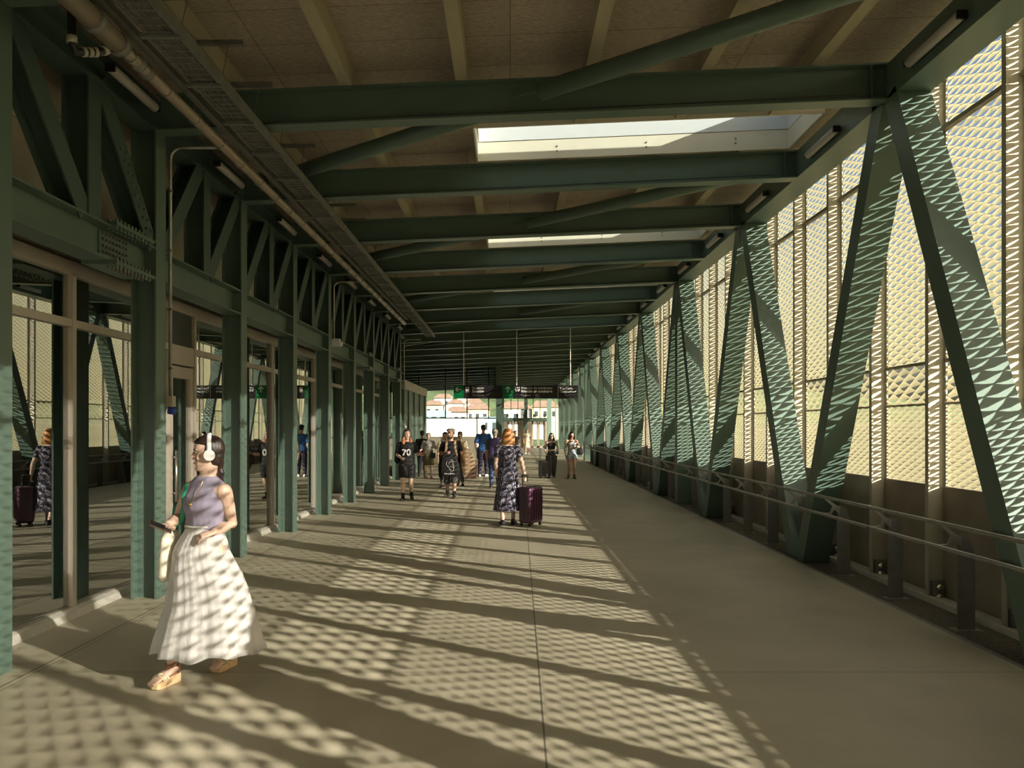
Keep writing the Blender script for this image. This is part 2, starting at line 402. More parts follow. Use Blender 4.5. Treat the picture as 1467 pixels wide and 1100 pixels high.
for x, nm in zip(XP, PN):
    z = zb(x)+BD; p = MB()
    cuts = []
    if SKX0-.1 < x < SKX1: 
        y = Y0
        for b in SKY: p.box(x-.06, x+.06, y, b-1.32, z, z+.20); y = b-.13
        p.box(x-.06, x+.06, y, Y1, z, z+.20)
    else: p.box(x-.06, x+.06, Y0, Y1, z, z+.20)
    tag(p.build('roof_purlin', 'purlin'), 'pale timber roof purlin, %s of the six running down the ceiling' % nm, 'beam', 'roof purlins')
for i, Yc in enumerate((None, None, 8.0, 13.0, 18.0, 23.0, 28.0, 33.0, 38.0)):
    if Yc is None: continue
    for side in (0, 1):
        if side: pa, pb = V((.12, Yc-.12, zb(0)+.16)), V((3.55, Yc-2.4, zb(3.5)+.2))
        else: pa, pb = V((-.10, Yc+.12, zb(0)+.16)), V((-3.35, Yc+2.4, zb(-3.4)+.18))
        t = MB().tube([pa+(pb-pa)*.05, pb-(pb-pa)*.04], .088, 16)
        vis = Yc+ (2.5 if not side else -2) > 5.4
        j = max(0, i-2)
        lab = 'round green brace tube sloping %s from the middle of the %s crossbeam' % ('to the right' if side else 'to the left', ORD[j*2]) if Yc >= 8 else 'round green brace tube sloping %s behind the top edge, %s pair back' % ('right' if side else 'left', 'first' if i == 1 else 'second')
        o = tag(t.build('roof_brace', 'green', None, True), lab, 'brace', 'round roof braces')
        gp = MB(); dd = (pb-pa).normalized()
        gp.loft([[pa-V((.12*dd.x/abs(dd.x)*1, 0, 0))+V((0, 0, z)), pa+dd*.42+V((0, 0, z))+V((0, .05, 0)), pa+dd*.42+V((0, 0, z))-V((0, .05, 0))] for z in (-.008, .008)])
        gp.build('gusset', 'green', o)

# ------------------------------------------------------------------ skylights
for i, b in enumerate(SKY):
    s = thing('skylight', 'long roof skylight with cream lining, %s' % (['behind the top edge of the picture', 'between the nearest two crossbeams in view', 'between the third and fourth crossbeams', 'between the fifth and sixth crossbeams', 'between the seventh and eighth crossbeams'][i]), 'skylight', (0, b, 0), 0, 'roof skylights')
    za, zc = zb(SKX0)+BD+.0, zb(SKX1)+BD+.0
    def board(y0, y1, h0, h1, nm, m_, x0=SKX0, x1=SKX1):
        z0_, z1_ = zb(x0)+BD, zb(x1)+BD
        q = MB(); q.loft([[V((x0, y_, z0_+h0)), V((x1, y_, z1_+h0)), V((x1, y_, z1_+h1)), V((x0, y_, z0_+h1))] for y_ in (y0, y1)]); return q.build(nm, m_, s)
    f = board(-.17, -.15, 0, .24, 'lining_board', 'cream'); 
    sc = MB()
    for x_ in (.6, 1.75, 2.9):
        for h_ in (.09, .15): sc.cyl((x_, -.180, zb(x_)+BD+h_), (x_, -.165, zb(x_)+BD+h_), .012, 8)
    sc.build('screw', 'galv_dark', f)
    board(-1.32, -1.30, 0.0, .24, 'lining_board', 'cream')
    for x_ in (SKX0, SKX1-.02):
        z_ = zb(x_)+BD; MB().box(x_, x_+.02, -1.3, -.15, z_, z_+.24).build('lining_board', 'cream', s)
    fr = MB()
    for (y0_, y1_, h0, h1) in ((-.185, -.155, .245, .42), (-.170, -.155, .425, .64), (-1.295, -1.27, .245, .42), (-1.295, -1.28, .425, .64)):
        z0_, z1_ = zb(SKX0)+BD, zb(SKX1)+BD
        fr.loft([[V((SKX0+.005, y_, z0_+h0)), V((SKX1-.005, y_, z1_+h0)), V((SKX1-.005, y_, z1_+h1)), V((SKX0+.005, y_, z0_+h1))] for y_ in (y0_, y1_)])
    for x_ in (SKX0+.005, SKX1-.035): z_ = zb(x_)+BD; fr.box(x_, x_+.03, -1.28, -.17, z_+.24, z_+.64)
    fr.build('frame', 'greyblue', s)
    board(-1.33, -.1, .64, .655, 'pane', 'glass_clear')

# ------------------------------------------------------------------ right truss
rt = MB(); rt.box(XR, XR+RD, Y0, Y1, 4.93, 5.28)
tag(rt.build('top_chord', 'green'), 'pale-lit green top chord along the head of the right truss', 'beam')
legs = []
k = 0
for kk in range(-2, 12):
    Ya = 8.0+5*kk                       # apex positions
    for sgn in (1, -1):
        foot = Ya + sgn*2.5
        if max(Ya, foot) > Y1-1: continue
        legs.append((min(Ya, foot), Ya, sgn))
legs.sort(key=lambda q: (q[0], -q[2]))
cnt = 0
for yn, Ya, sgn in legs:
    ft = -.06
    a = V((XR+RD/2, Ya+sgn*.13, 4.96)); b = V((XR+RD/2, Ya+sgn*2.36, ft))
    m = MB(); m.rbox(a, b, (1, 0, 0), RD, .24)
    if max(Ya, Ya+sgn*2.5) > 5.4 : lab = '%s green truss diagonal on the right, leaning %s' % (ORD[cnt], 'down and away from the camera' if sgn > 0 else 'down towards the camera'); cnt += 1
    else: lab = 'green truss diagonal of the right side, behind the right edge of the picture'
    o = tag(m.build('truss_diagonal', 'green'), lab, 'truss member', 'diagonals of the right truss')
    sh = MB(); sh.box(XR-.01, XR+RD+.01, b.y-.15, b.y+.15, -.035, -.02); sh.build('base_plate', 'green_dark', o)
for i, Yc in enumerate((18.0, 40.2)):
    m = MB(); m.rbox((XR+RD/2+.005, Yc, -.035), (XR+RD/2+.005, Yc, 4.95), (1, 0, 0), RD+.01, .27)
    o = tag(m.build('truss_post', 'green'), ['upright green post between the diagonals of the right truss', 'far upright green post where the right railing ends'][i], 'column')
    m = MB()
    for q in range(10):
        for x_ in (.08, .16, .24): m.cyl((XR+x_, Yc-.03, .35+q*.06), (XR+x_, Yc+.02, .35+q*.06), .012, 6)
    m.build('bolt_row', 'green_dark', o)

# facade posts, rails, parapet, perforated panels
def screen_cells(y0, y1, z0, z1, py, pz, d, l, scale=.80):
    """staggered lens holes, each with a rounded scale folded in over it"""
    bm = bmesh.new()
    ny = int(round((y1-y0)/py)); nz = int(round((z1-z0)/pz)); py = (y1-y0)/ny; pz = (z1-z0)/nz
    S = [-1, -.55, 0, .55, 1]
    def arch(s): return 1-abs(s)**1.55
    def cl(y, z): return (min(max(y, y0), y1), min(max(z, z0), z1))
    for i in range(ny+1):
        for j in range(nz+1):
            cy = y0+i*py; cz = z0+(j+.5*(i % 2))*pz
            if cz > z1: continue
            hw, hh = py*scale*1.0, pz/2*scale
            def P(y, z, x=0): q = cl(y, z); return bm.verts.new((x, q[0], q[1]))
            for sg in (1, -1):
                out = [P(cy+s*py, cz+sg*(1-abs(s))*pz/2) for s in S]
                inn = [P(cy+s*hw, cz+sg*arch(s)*hh*.92) for s in S]
                for a in range(4): bm.faces.new((out[a], out[a+1], inn[a+1], inn[a]))
                if sg == 1:
                    prev = inn
                    for t in (.5, 1.0):
                        row = [P(cy+s*hw*(1-.06*t), cz+arch(s)*hh*(.92-t*l), -d*t*(1-abs(s)**2.2)) for s in S]
                        for a in range(4):
                            bm.faces.new((prev[a], prev[a+1], row[a+1], row[a]))
                        prev = row
            # side gaps between outer and inner ends are closed by the outer diamond's sharp corners
    bmesh.ops.remove_doubles(bm, verts=bm.verts, dist=1e-5)
    bmesh.ops.dissolve_degenerate(bm, edges=bm.edges, dist=1e-5)
    me = bpy.data.meshes.new('perforated'); bm.to_mesh(me); bm.free(); me.materials.append(M['screen'])
    for p in me.polygons: p.use_smooth = True
    return me
W = 1.25
fine = screen_cells(.02, W-.02, 1.10, 1.925, .085, .072, .020, 1.32, .90)
coarse = screen_cells(.02, W-.02, 1.94, 2.352, .117, .137, .045, 1.38, .92)
mid = screen_cells(.02, W-.02, 2.372, 4.64, .117, .097, .034, 1.66, .86)
top = screen_cells(.02, W-.02, 4.67, 5.40, .117, .097, .034, 1.70, .84)
low = screen_cells(.02, W-.02, 0.02, 1.07, .085, .072, .020, 1.32, .90)
pm = MB(); pm.box(-.200, -.185, -.032, .032, -.03, 5.42); pm.box(-.186, -.02, -.006, .006, -.03, 5.42); pm.box(-.03, -.015, -.04, .04, -.03, 5.42)
post0 = pm.build('facade_post', 'beige')
rb = MB(); rb.box(-.030, .0, .02, W-.02, 1.922, 1.942); rb.box(-.035, .0, .02, W-.02, 2.348, 2.376); rb.box(-.07, -.01, .02, W-.02, 4.635, 4.68); rb.box(-.04, -.005, .02, W-.02, 1.075, 1.105); rb.box(-.05, -.01, .02, W-.02, 5.39, 5.42)
rail_me = rb.build('rail', 'parapet'); rme = rail_me.data; bpy.data.objects.remove(rail_me)
par = MB(); par.box(-.04, 0, .01, W-.01, -.035, 1.08); par_o = par.build('parapet', 'parapet'); pme = par_o.data; bpy.data.objects.remove(par_o)
first = True
vi = 0
for k in range(-8, 46):
    yy = 5.5+W*k
    if first: p = post0; first = False
    else: p = post0.copy(); C.objects.link(p)
    p.location = (XS, yy, 0)
    vis = yy > 6.4
    tag(p, '%s beige upright facade post behind the right truss' % ORD[min(vi, 49)] if vis else 'beige upright facade post beyond the right edge of the picture', 'post', 'facade posts behind the right truss')
    t = thing('perforated_panel', ('%s bay of gold perforated cladding with fish-scale openings' % ORD[min(vi, 49)]) if vis else 'gold perforated cladding bay beyond the right edge of the picture', 'cladding panel', (XS, yy, 0), 0, 'gold perforated panels of the right facade')
    if vis: vi += 1
    parts = [('fine_mesh', fine), ('scale_mesh', coarse), ('scale_mesh', mid), ('scale_mesh', top), ('rail', rme)]
    parts.append(('fine_mesh', low) if yy > 39.2 else ('parapet_board', pme))
    for nm, me in parts:
        q = bpy.data.objects.new(nm, me); C.objects.link(q); q.parent = t

# railing on the right
RY = [6.87-1.26*j for j in range(6, 0, -1)] + [6.87+1.26*j for j in range(26)]
rx = 3.65
r = thing('handrail', 'galvanised double-tube handrail along the right side', 'railing', (0, 0, 0))
for z, rr_ in ((.880, .019), (.675, .019)):
    t = MB(); t.cyl((rx, Y0+.1, z), (rx, 39.2, z), rr_, 12); t.build('rail', 'galv', r, True)
    t = MB()
    for yv in (8.15,): t.cyl((rx, yv, z), (rx, yv+.03, z), rr_+.003, 12)
    t.build('sleeve', 'galv_dark', r, True)
m = MB(); m.tube([(rx, 39.2, .880), (rx, 39.3, .86), (rx, 39.3, .70), (rx, 39.2, .675)], .019, 10); m.build('end_bend', 'galv', r, True)
pi = 0
def post_poly():
    pts = [(-.075, 0), (.075, 0), (.075, .55)]
    for a in range(0, 7): 
        an = a/6*PI/2; pts.append((.075-.10*(1-math.cos(an)), .55+.27*math.sin(an)))
    pts += [(-.05, .82), (-.075, .78)]
    return pts
for yv in RY:
    t = thing('railing_post', ('%s flat steel railing post on the right' % ORD[pi]) if yv > 5.5 else 'flat steel railing post beyond the right edge of the picture', 'post', (3.90, yv, -.045), 0, 'railing posts on the right')
    if yv > 5.5: pi += 1
    MB().prism(post_poly(), (0, -.008, 0), (0, .008, 0), (1, 0, 0), (0, 0, 1)).build('plate', 'galv_dark', t)
    MB().box(-.12, .12, -.06, .06, 0, .012).build('base_plate', 'galv_dark', t)
    b = MB()
    q = .010
    b.prism([(-.075, .74), (-.12, .80), (-.245, .915), (-.235, .93), (-.205, .915), (-.10, .83), (-.04, .80)], (0, -q-.006, 0), (0, q-.006, 0), (1, 0, 0), (0, 0, 1))
    b.prism([(-.06, .72), (-.12, .78), (-.16, .72), (-.25, .715), (-.25, .735), (-.17, .745), (-.13, .83), (-.05, .80)], (0, -q-.02, 0), (0, q-.02, 0), (1, 0, 0), (0, 0, 1))
    b.build('bracket', 'galv', t)

# twin spot lights at the foot of the facade posts
for i, k in enumerate((1, 2, 3, 4, 6, 8, 10, 12, 14)):
    yv = 5.5+W*k
    t = thing('twin_spotlight', '%s small chrome twin-lens light at the foot of a facade post' % ORD[i], 'light', (4.24, yv-.06, -.03), 0, 'twin lights along the parapet foot')
    MB().box(-.06, .06, -.01, .05, .0, .20).build('housing', 'galv_dark', t)
    for z in (.055, .145):
        MB().ell((0, -.02, z), (.042, .035, .036)).build('lens', 'chrome', t, True)

# linear lamps
def lamp(x, z, Yc, side, i, out):
    t = thing('linear_lamp', ('%s linear tube light under the %s top chord' % (ORD[i], side)) if not out else 'linear tube light under the %s top chord, behind the edge of the picture' % side, 'light', (x, Yc, z), 0, 'tube lights along the %s' % side)
    MB().tube([(0, -.43, 0), (0, -.42, 0), (0, .42, 0), (0, .43, 0)], [.03, .045, .045, .03], 12).build('diffuser', 'lamp', t, True)
    s = 1 if x > 0 else -1
    MB().box(.03*s, .06*s, -.40, .40, -.02, .035).build('housing', 'black', t)
    MB().box(-.04, .045, .43, .45, -.036, .036).build('end_cap', 'black', t)
    MB().box(-.04, .045, -.45, -.43, -.036, .036).build('end_cap', 'black', t)
for i in range(0, 13): lamp(XR-.06, 5.04, 6.95+2.5*i, 'right', max(i, 0), i < 0)
for i in range(0, 8): lamp(XL+.06, 4.77, 7.3+2.5*i, 'left', max(i, 0), i < 0)

# ------------------------------------------------------------------ services on the left
# drain pipe
t = thing('drain_pipe', 'grey-brown round drain pipe hung along the left under the roof', 'pipe')
PX, PZ = -2.87, 4.50
MB().cyl((PX, 2.0, PZ), (PX, 5.85, PZ), .075, 16).build('pipe', 'pipe', t, True)
MB().cyl((PX, 5.75, PZ), (PX, 21.8, PZ), .048, 14).build('pipe', 'pipe', t, True)
for yv in (5.5, 5.85, 6.15, 6.3): MB().cyl((PX, yv, PZ), (PX, yv+.06, PZ), .088 if yv < 5.9 else .062, 16).build('coupling', 'galv_dark', t, True)
yv = 4.2
while yv < 21.5:
    h = MB(); h.tube([(PX+.055*math.cos(a), yv, PZ+.055*math.sin(a)) for a in [i*PI/8 for i in range(17)]], .006, 6)
    h.cyl((PX, yv, PZ+.05), (PX, yv, PZ+.20), .005, 6); h.box(PX-.02, PX+.02, yv-.01, yv+.01, PZ+.18, PZ+.22)
    h.build('hanger', 'galv', t); yv += .62
MB().box(PX+.03, PX+.10, 3.5, 21.8, PZ+.10, PZ+.15).build('support_channel', 'galv_dark', t)
# small black pipe with white bands
t = thing('branch_pipe', 'thin black branch pipe with white bands at the top left', 'pipe')
a = [at(103, -115, 5.6), at(103, 60, 5.6), at(108, 74, 5.6), at(140, 75, 5.75), at(165, 68, 5.9), at(178, 62, 6.0)]
MB().tube(a, .030, 10).build('pipe', 'black', t, True)
b = MB()
for p, q in ((.3, .42), (.55, .7), (.8, .93)):
    P0, P1 = a[2], a[3]; b.cyl(P0+(P1-P0)*p, P0+(P1-P0)*q, .036, 10)
b.cyl(at(103, 52, 5.6), at(103, 62, 5.6), .036, 10)
P0, P1 = a[3], a[5]
for p, q in ((.15, .35), (.6, .8)): b.cyl(P0+(P1-P0)*p, P0+(P1-P0)*q, .036, 10)
b.build('band', 'beige', t, True)
# cable tray
t = thing('cable_tray', 'hanging wire cable tray full of cables along the left ceiling', 'cable tray')
TX0, TX1, TZ = -2.66, -2.43, 4.555
w = MB()
for x in (TX0, TX1):
    w.box(x-.004, x+.004, 2.0, 25.6, TZ, TZ+.06)
yv = 2.0
while yv < 25.6: w.box(TX0, TX1, yv, yv+.006, TZ-.006, TZ); yv += .1
w.build('tray', 'galv', t)
MB().box(TX1+.004, TX1+.035, 2.0, 25.6, TZ-.01, TZ+.075).build('cover_strip', 'galv_dark', t)
cb = MB()
for i in range(9): 
    x = TX0+.018+i*.025
    pts = [(x+random.uniform(-.006, .006), 2.0+j*1.18, TZ+.014+random.uniform(0, .006)) for j in range(21)]
    cb.tube(pts, random.choice([.007, .009, .011]), 6)
cb.build('cable', 'galv_dark', t)
yv = 3.3; 
while yv < 25:
    h = MB(); h.box(TX0-.03, TX1+.03, yv, yv+.04, TZ-.03, TZ-.006)
    h.box(TX0-.02, TX1+.14, yv+.2, yv+.24, zb(-2.4)+BD-.06, zb(-2.4)+BD-.02)
    for x in (TX0-.02, TX1+.02): h.cyl((x, yv+.02, TZ-.02), (x, yv+.02 if x < TX1 else yv+.22, zb(-2.6)+BD-.02), .004, 6)
    h.build('hanger', 'galv_dark', t); yv += .84
b = MB(); b.bar(at(615, 490, 25.6), (XL, 26.3, 4.35), .05, .04); b.build('end_arm', 'galv', t)
# conduits down the columns
def conduit(Yc, zend, lab, head):
    t = thing('conduit', lab, 'conduit')
    x = XL+.02; pts = [(x, Yc, zend), (x, Yc, 4.42)]
    for a in range(1, 7): an = a/6*PI/2; pts.append((x+.12*(1-math.cos(an)), Yc, 4.42+.12*math.sin(an)))
    pts.append((PX-.06, Yc, 4.54))
    MB().tube(pts, .017, 10, (0, 1, 0)).build('tube', 'galv', t, True)
    c_ = MB(); z = zend+.3
    while z < 4.4: c_.box(x-.02, x+.02, Yc-.022, Yc+.022, z, z+.02); z += .6
    c_.build('clip', 'galv_dark', t)
    if head == 'socket':
        s = MB(); s.box(x-.03, x+.04, Yc-.05, Yc+.04, zend-.10, zend+.03); s.build('socket_box', 'beige', t)
        s = MB(); s.cyl((x+.02, Yc-.02, zend-.15), (x+.035, Yc-.03, zend-.08), .042, 14); s.build('plug_cap', 'blue', t, True)
    if head in ('camera', 'fitting'):
        if head == 'camera':
            s = MB(); s.box(x-.05, x+.12, Yc-.06, Yc+.07, zend-.14, zend); s.build('junction_box', 'white', t)
            s = MB(); s.ell((x+.13, Yc, zend-.10), (.05, .05, .055)); s.build('camera_dome', 'white', t, True)
        else:
            s = MB(); s.tube([(x, Yc, zend+.02), (x+.03, Yc-.02, zend-.06), (x+.05, Yc-.03, zend-.12)], [.03, .045, .03], 10); s.build('fitting', 'white', t, True)
conduit(8.17, 1.98, 'steel conduit down the second column to a blue socket', 'socket')
conduit(15.75, 3.42, 'steel conduit down the fifth left column to a small white camera', 'camera')
conduit(26.2, 1.78, 'steel conduit down the last left column with a white fitting low down', 'fitting')

# ------------------------------------------------------------------ inside the shop
t = thing('bar_table', 'small round orange-brown table behind the shop glass at the left edge', 'table', (-5.3, 7.0, 0))
MB().cyl((0, 0, .72), (0, 0, .78), .34, 28).build('table_top', 'wood', t)
MB().cyl((0, 0, .02), (0, 0, .72), .025, 12).build('leg', 'chrome', t, True)
MB().cyl((0, 0, -.01), (0, 0, .02), .22, 24).build('base', 'chrome', t)
t = thing('light_strip', 'green glowing vertical light strip inside the shop behind the glass', 'light', (-6.6, 9.6, 0), 0)
MB().box(-.02, .02, -.02, .02, .75, 1.95).build('strip', emis('green glow', (.02, .9, .18), 2.2), t)
MB().box(-.03, .03, .021, .04, -.01, 2.0).build('backing', 'black', t)
t = thing('fire_extinguisher', 'red fire extinguisher inside the shop behind the glass', 'fire extinguisher', (-5.6, 10.4, 0))
MB().tube([(0, 0, .5), (0, 0, .53), (0, 0, .85), (0, 0, .91), (0, 0, .94)], [.05, .07, .07, .05, .02], 14).build('body', 'redpaint', t, True)
MB().box(-.02, .02, -.05, .05, .94, .99).build('valve', 'black', t)
MB().box(-.03, .03, .03, .05, -.01, .9).build('stand', 'black', t)

# ------------------------------------------------------------------ hanging sign
SY = 25.5
s = thing('hanging_sign', 'long black and green direction sign hanging from the ceiling', 'sign', (0, SY, 0))
a, b = at(650, 571, SY), at(828, 552, SY)
MB().box(a.x, b.x, -.05, .05, a.z, b.z).build('board', 'signblack', s)
def rect(u0, u1, nm, m_):
    p, q = at(u0, 571, SY), at(u1, 552, SY); return MB().box(p.x, q.x, -.056, -.05, a.z+.002, b.z-.002).build(nm, m_, s)
g1 = rect(650, 664.5, 'arrow_field', 'signgreen'); g2 = rect(720, 734.5, 'arrow_field', 'signgreen')
def bars(parent, segs, nm, m_='signtext', wd=.03):
    q = MB()
    for (u0, v0, u1, v1) in segs:
        p0, p1 = at(u0, v0, SY), at(u1, v1, SY); p0.y = p1.y = -.060; q.bar(p0, p1, .008, wd, up=V((0, 0, 1)) if abs(u1-u0) > .2 else V((1, 0, 0)))
    return q.build(nm, m_, parent)
def line2(parent, segs, nm, m_='signtext', wd=.03):
    q = MB()
    for (u0, v0, u1, v1) in segs:
        p0, p1 = at(u0, v0, SY), at(u1, v1, SY); p0.y = p1.y = 0; d_ = (p1-p0).normalized(); n_ = V((-d_.z, 0, d_.x))*wd/2
        q.loft([[p0-n_+V((0, y_, 0)), p1-n_+V((0, y_, 0)), p1+n_+V((0, y_, 0)), p0+n_+V((0, y_, 0))] for y_ in (-.064, -.055)])
    return q.build(nm, m_, parent)
line2(s, [(653.2, 558, 661, 558), (653, 558, 656.4, 554.8), (653, 558, 656.4, 561.2)], 'arrow')
line2(s, [(727.3, 562, 727.3, 554), (727.3, 554, 724, 557.4), (727.3, 554, 730.6, 557.4)], 'arrow')
# train and bus pictograms
def icon(polys, holes, nm):
    q = MB()
    for (u0, v0, u1, v1) in polys:
        p, r_ = at(u0, v1, SY), at(u1, v0, SY); q.box(p.x, r_.x, -.060, -.05, p.z, r_.z)
    ic = q.build(nm, 'signtext', s); q = MB()
    for (u0, v0, u1, v1) in holes:
        p, r_ = at(u0, v1, SY), at(u1, v0, SY); q.box(p.x, r_.x, -.064, -.060, p.z, r_.z)
    q.build('window_mark', 'signblack', ic)
icon([(667.5, 554.5, 672.2, 560.2), (666.8, 561, 672.9, 561.6)], [(668.2, 555.6, 671.5, 557.8), (668.2, 558.7, 669, 559.4), (670.7, 558.7, 671.5, 559.4)], 'train_mark')
icon([(737.8, 554.8, 744.6, 559.6), (738.8, 559.4, 740.2, 560.8), (742.2, 559.4, 743.6, 560.8)], [(738.4, 555.6, 741.4, 557.4), (742, 555.6, 744.0, 557.4)], 'bus_mark')
def text(body, u, v, hpx, bold=False):
    cu = bpy.data.curves.new('lettering', 'FONT'); cu.body = body; cu.size = hpx*SY/F*1.38; cu.extrude = .002
    if bold: cu.offset = .004
    cu.materials.append(M['signtext'])
    tmp = bpy.data.objects.new('tmp', cu); C.objects.link(tmp); dg = bpy.context.evaluated_depsgraph_get(); me = bpy.data.meshes.new_from_object(tmp.evaluated_get(dg)); bpy.data.objects.remove(tmp)
    if not me.materials: me.materials.append(M['signtext'])
    o = bpy.data.objects.new('lettering', me); C.objects.link(o); o.parent = s
    p = at(u, v, SY); o.location = (p.x, -.058, p.z); o.rotation_euler = (PI/2, 0, 0); return o
text('Estación', 676.8, 557.4, 3.6); text('Estación', 676.8, 562.2, 3.6, True); text('Train station', 676.8, 567.2, 2.3)
text('Estación de autobuses', 746.6, 557.4, 3.6); text('Estación de autobuses', 746.6, 562.2, 3.6, True); text('Bus station', 746.6, 567.2, 2.3)
line2(s, [(799.3, 553.5, 799.3, 569.5)], 'divider', wd=.01)
text('Rúa Clara', 801.5, 557.8, 3.4); text('Campoamor', 801.5, 562.2, 3.4)
for u in (664, 740, 817):
    p = at(u, 552, SY); MB().cyl((p.x, 0, p.z), (p.x, 0, zb(p.x)), .022, 8).build('hanger_rod', 'galv', s)

# ------------------------------------------------------------------ far end
w = MB(); w.box(-9.4, -1.75, 42.0, 42.2, 0, 1.18); struct(w.build('wall_far', 'beige'))
xa = at(712, 600, 42).x
w = empty('window_20', (0, 42.05, 0)); struct(w)
f = MB()
f.box(-9.4, xa, -.03, .03, at(0, 599, 42).z-.03, at(0, 599, 42).z+.03)
for u in (520, 560, 600, 638, 669, 700): x = at(u, 600, 42).x; f.box(x-.03, x+.03, -.03, .03, 2.1, 5.3)
f.box(-1.78, -1.72, -.03, .03, 0, 2.2)
f.build('frame', 'black', w)
p = MB(); p.box(-9.4, xa, -.004, .004, 1.18, 5.3); p.box(-1.75, xa, -.004, .004, 0, 1.18); p.build('pane', 'glass_clear', w)
struct(MB().box(xa-.05, xa+.25, 42, 42.3, 0, 5.3).build('trim_5', 'green'))
struct(MB().box(-.85, -.65, 42.3, Y1, 3.6, 4.70).build('wall_left', 'green'))
f = MB()
for yv in (46, 50, 54, 58, 62): f.box(-.80, -.70, yv, yv+.1, 0, 3.6)
w = empty('window_21', (0, 0, 0)); struct(w); f.build('frame', 'green', w); MB().box(-.755, -.745, 42.3, Y1, 0, 3.6).build('pane', 'glass_clear', w)
# end wall with two glazed doors
def px(u, v): return at(u, v, Y1)
e = MB(); z1 = px(0, 603).z
e.box(px(712, 0).x, px(722, 0).x, Y1, Y1+.3, 0, 5.3); e.box(px(751, 0).x, px(756, 0).x, Y1, Y1+.3, 0, 5.3); e.box(px(784, 0).x, px(790, 0).x, Y1, Y1+.3, 0, 5.3)
e.box(px(722, 0).x, px(784, 0).x, Y1-.05, Y1+.25, z1, z1+.25)
struct(e.build('trim_6', 'green'))
e = MB(); e.box(px(722, 0).x, px(727, 0).x, Y1+.02, Y1+.2, 0, z1); e.box(px(743, 0).x, px(762, 0).x, Y1+.02, Y1+.2, 0, z1); e.box(px(780, 0).x, px(784, 0).x, Y1+.02, Y1+.2, 0, z1)
struct(e.build('wall_far', 'parapet'))
for i, (ua, ub) in enumerate(((727, 743), (762, 780))):
    d = empty('door_%d' % (i+2), (0, Y1+.05, 0)); struct(d); xa_, xb_ = px(ua, 0).x, px(ub, 0).x; xm = (xa_+xb_)/2
    f = MB()
    for x0_, x1_ in ((xa_, xm-.01), (xm+.01, xb_)):
        f.box(x0_, x0_+.10, 0, .05, 0, z1); f.box(x1_-.10, x1_, 0, .05, 0, z1); f.box(x0_, x1_, 0, .05, z1-.28, z1); f.box(x0_, x1_, 0, .05, 0, .16)
    f.build('frame', 'alu', d); MB().box(xa_, xb_, .02, .03, .1, z1-.1).build('pane', 'glass_clear', d)
w = empty('window_22', (0, Y1+.1, 0)); struct(w)
f = MB()
for u in (732, 742, 764, 774): f.box(px(u, 0).x-.03, px(u, 0).x+.03, 0, .06, z1+.25, 5.2)
f.build('frame', 'green', w); MB().box(px(722, 0).x, px(784, 0).x, .02, .03, z1+.25, 5.2).build('pane', 'glass_clear', w)
w = empty('window_23', (0, Y1+.1, 0)); struct(w); MB().box(px(790, 0).x, 4.5, 0, .02, 0, 5.2).build('pane', 'glass_clear', w)
f = MB(); 
for u in (796, 803): f.box(px(u, 0).x-.04, px(u, 0).x+.04, -.02, .06, 0, 5.2)
f.build('frame', 'green', w)
for i, u in enumerate((748.5, 759.5)):
    q = MB(); p0, p1 = px(u-2.6, 600), px(u+2.6, 586)
    for j in range(7):
        zz = p0.z+(p1.z-p0.z)*j/7; q.box(p0.x, p1.x, Y1-.5+.02*abs(j-3), Y1-.15, zz, zz+(p1.z-p0.z)/7*.82)
    tag(q.build('wall_speaker', 'black'), 'dark stacked wall unit above the far doors, %s of the middle post' % ['left', 'right'][i], 'speaker')
for i, (u, lab) in enumerate(((727, 'leftmost'), (741, 'second from left'), (766, 'second from right'), (780, 'rightmost'))):
    t = thing('floodlight', 'small dark floodlight above the far doors, %s of four' % lab, 'light', (px(u, 0).x, Y1+.0, z1+.24))
    MB().box(-.1, .1, -.12, .06, .08, .3).build('head', 'green_dark', t); MB().box(-.02, .02, -.03, .03, 0, .1).build('bracket', 'black', t)
# ------------------------------------------------------------------ people
M['skin'] = mat('fair skin', (.62, .43, .33), .5, noise=.05, nscale=6)
M['skin_tan'] = mat('tanned skin', (.48, .28, .19), .5, noise=.05, nscale=6)
M['hair_dark'] = mat('very dark brown hair', (.028, .016, .012), .38, noise=.4, nscale=30, bump=.5, bscale=25, stretch=(6, 6, .6))
M['hair_orange'] = mat('orange blonde hair', (.50, .22, .07), .45, noise=.35, nscale=20, bump=.5, bscale=25, stretch=(6, 6, .5))
M['hair_grey'] = mat('short grey hair', (.30, .26, .22), .7)
def ombre():
    m, nt, b = nodes('dark to orange hair'); tc = nt.nodes.new('ShaderNodeTexCoord'); sp = nt.nodes.new('ShaderNodeSeparateXYZ'); cr = nt.nodes.new('ShaderNodeValToRGB')
    cr.color_ramp.elements[0].position = 1.33; cr.color_ramp.elements[0].color = (.42, .13, .03, 1); cr.color_ramp.elements[1].color = (.05, .02, .012, 1)
    mr = nt.nodes.new('ShaderNodeMapRange'); mr.inputs[1].default_value = 1.30; mr.inputs[2].default_value = 1.52
    cr.color_ramp.elements[0].position = .2; cr.color_ramp.elements[1].position = .8
    nt.links.new(tc.outputs['Object'], sp.inputs[0]); nt.links.new(sp.outputs['Z'], mr.inputs[0]); nt.links.new(mr.outputs[0], cr.inputs[0]); nt.links.new(cr.outputs[0], b.inputs['Base Color'])
    b.inputs['Roughness'].default_value = .5; return m
M['hair_ombre'] = ombre()
M['lilac'] = mat('lilac ribbed cotton', (.30, .27, .36), .85, bump=.5, bscale=90, stretch=(8, 8, .3))
M['whitecloth'] = mat('white crinkled cotton', (.56, .55, .53), .85, bump=.35, bscale=22, stretch=(4, 4, .5))
M['canvas'] = mat('off white canvas', (.70, .66, .54), .85, bump=.2, bscale=120)
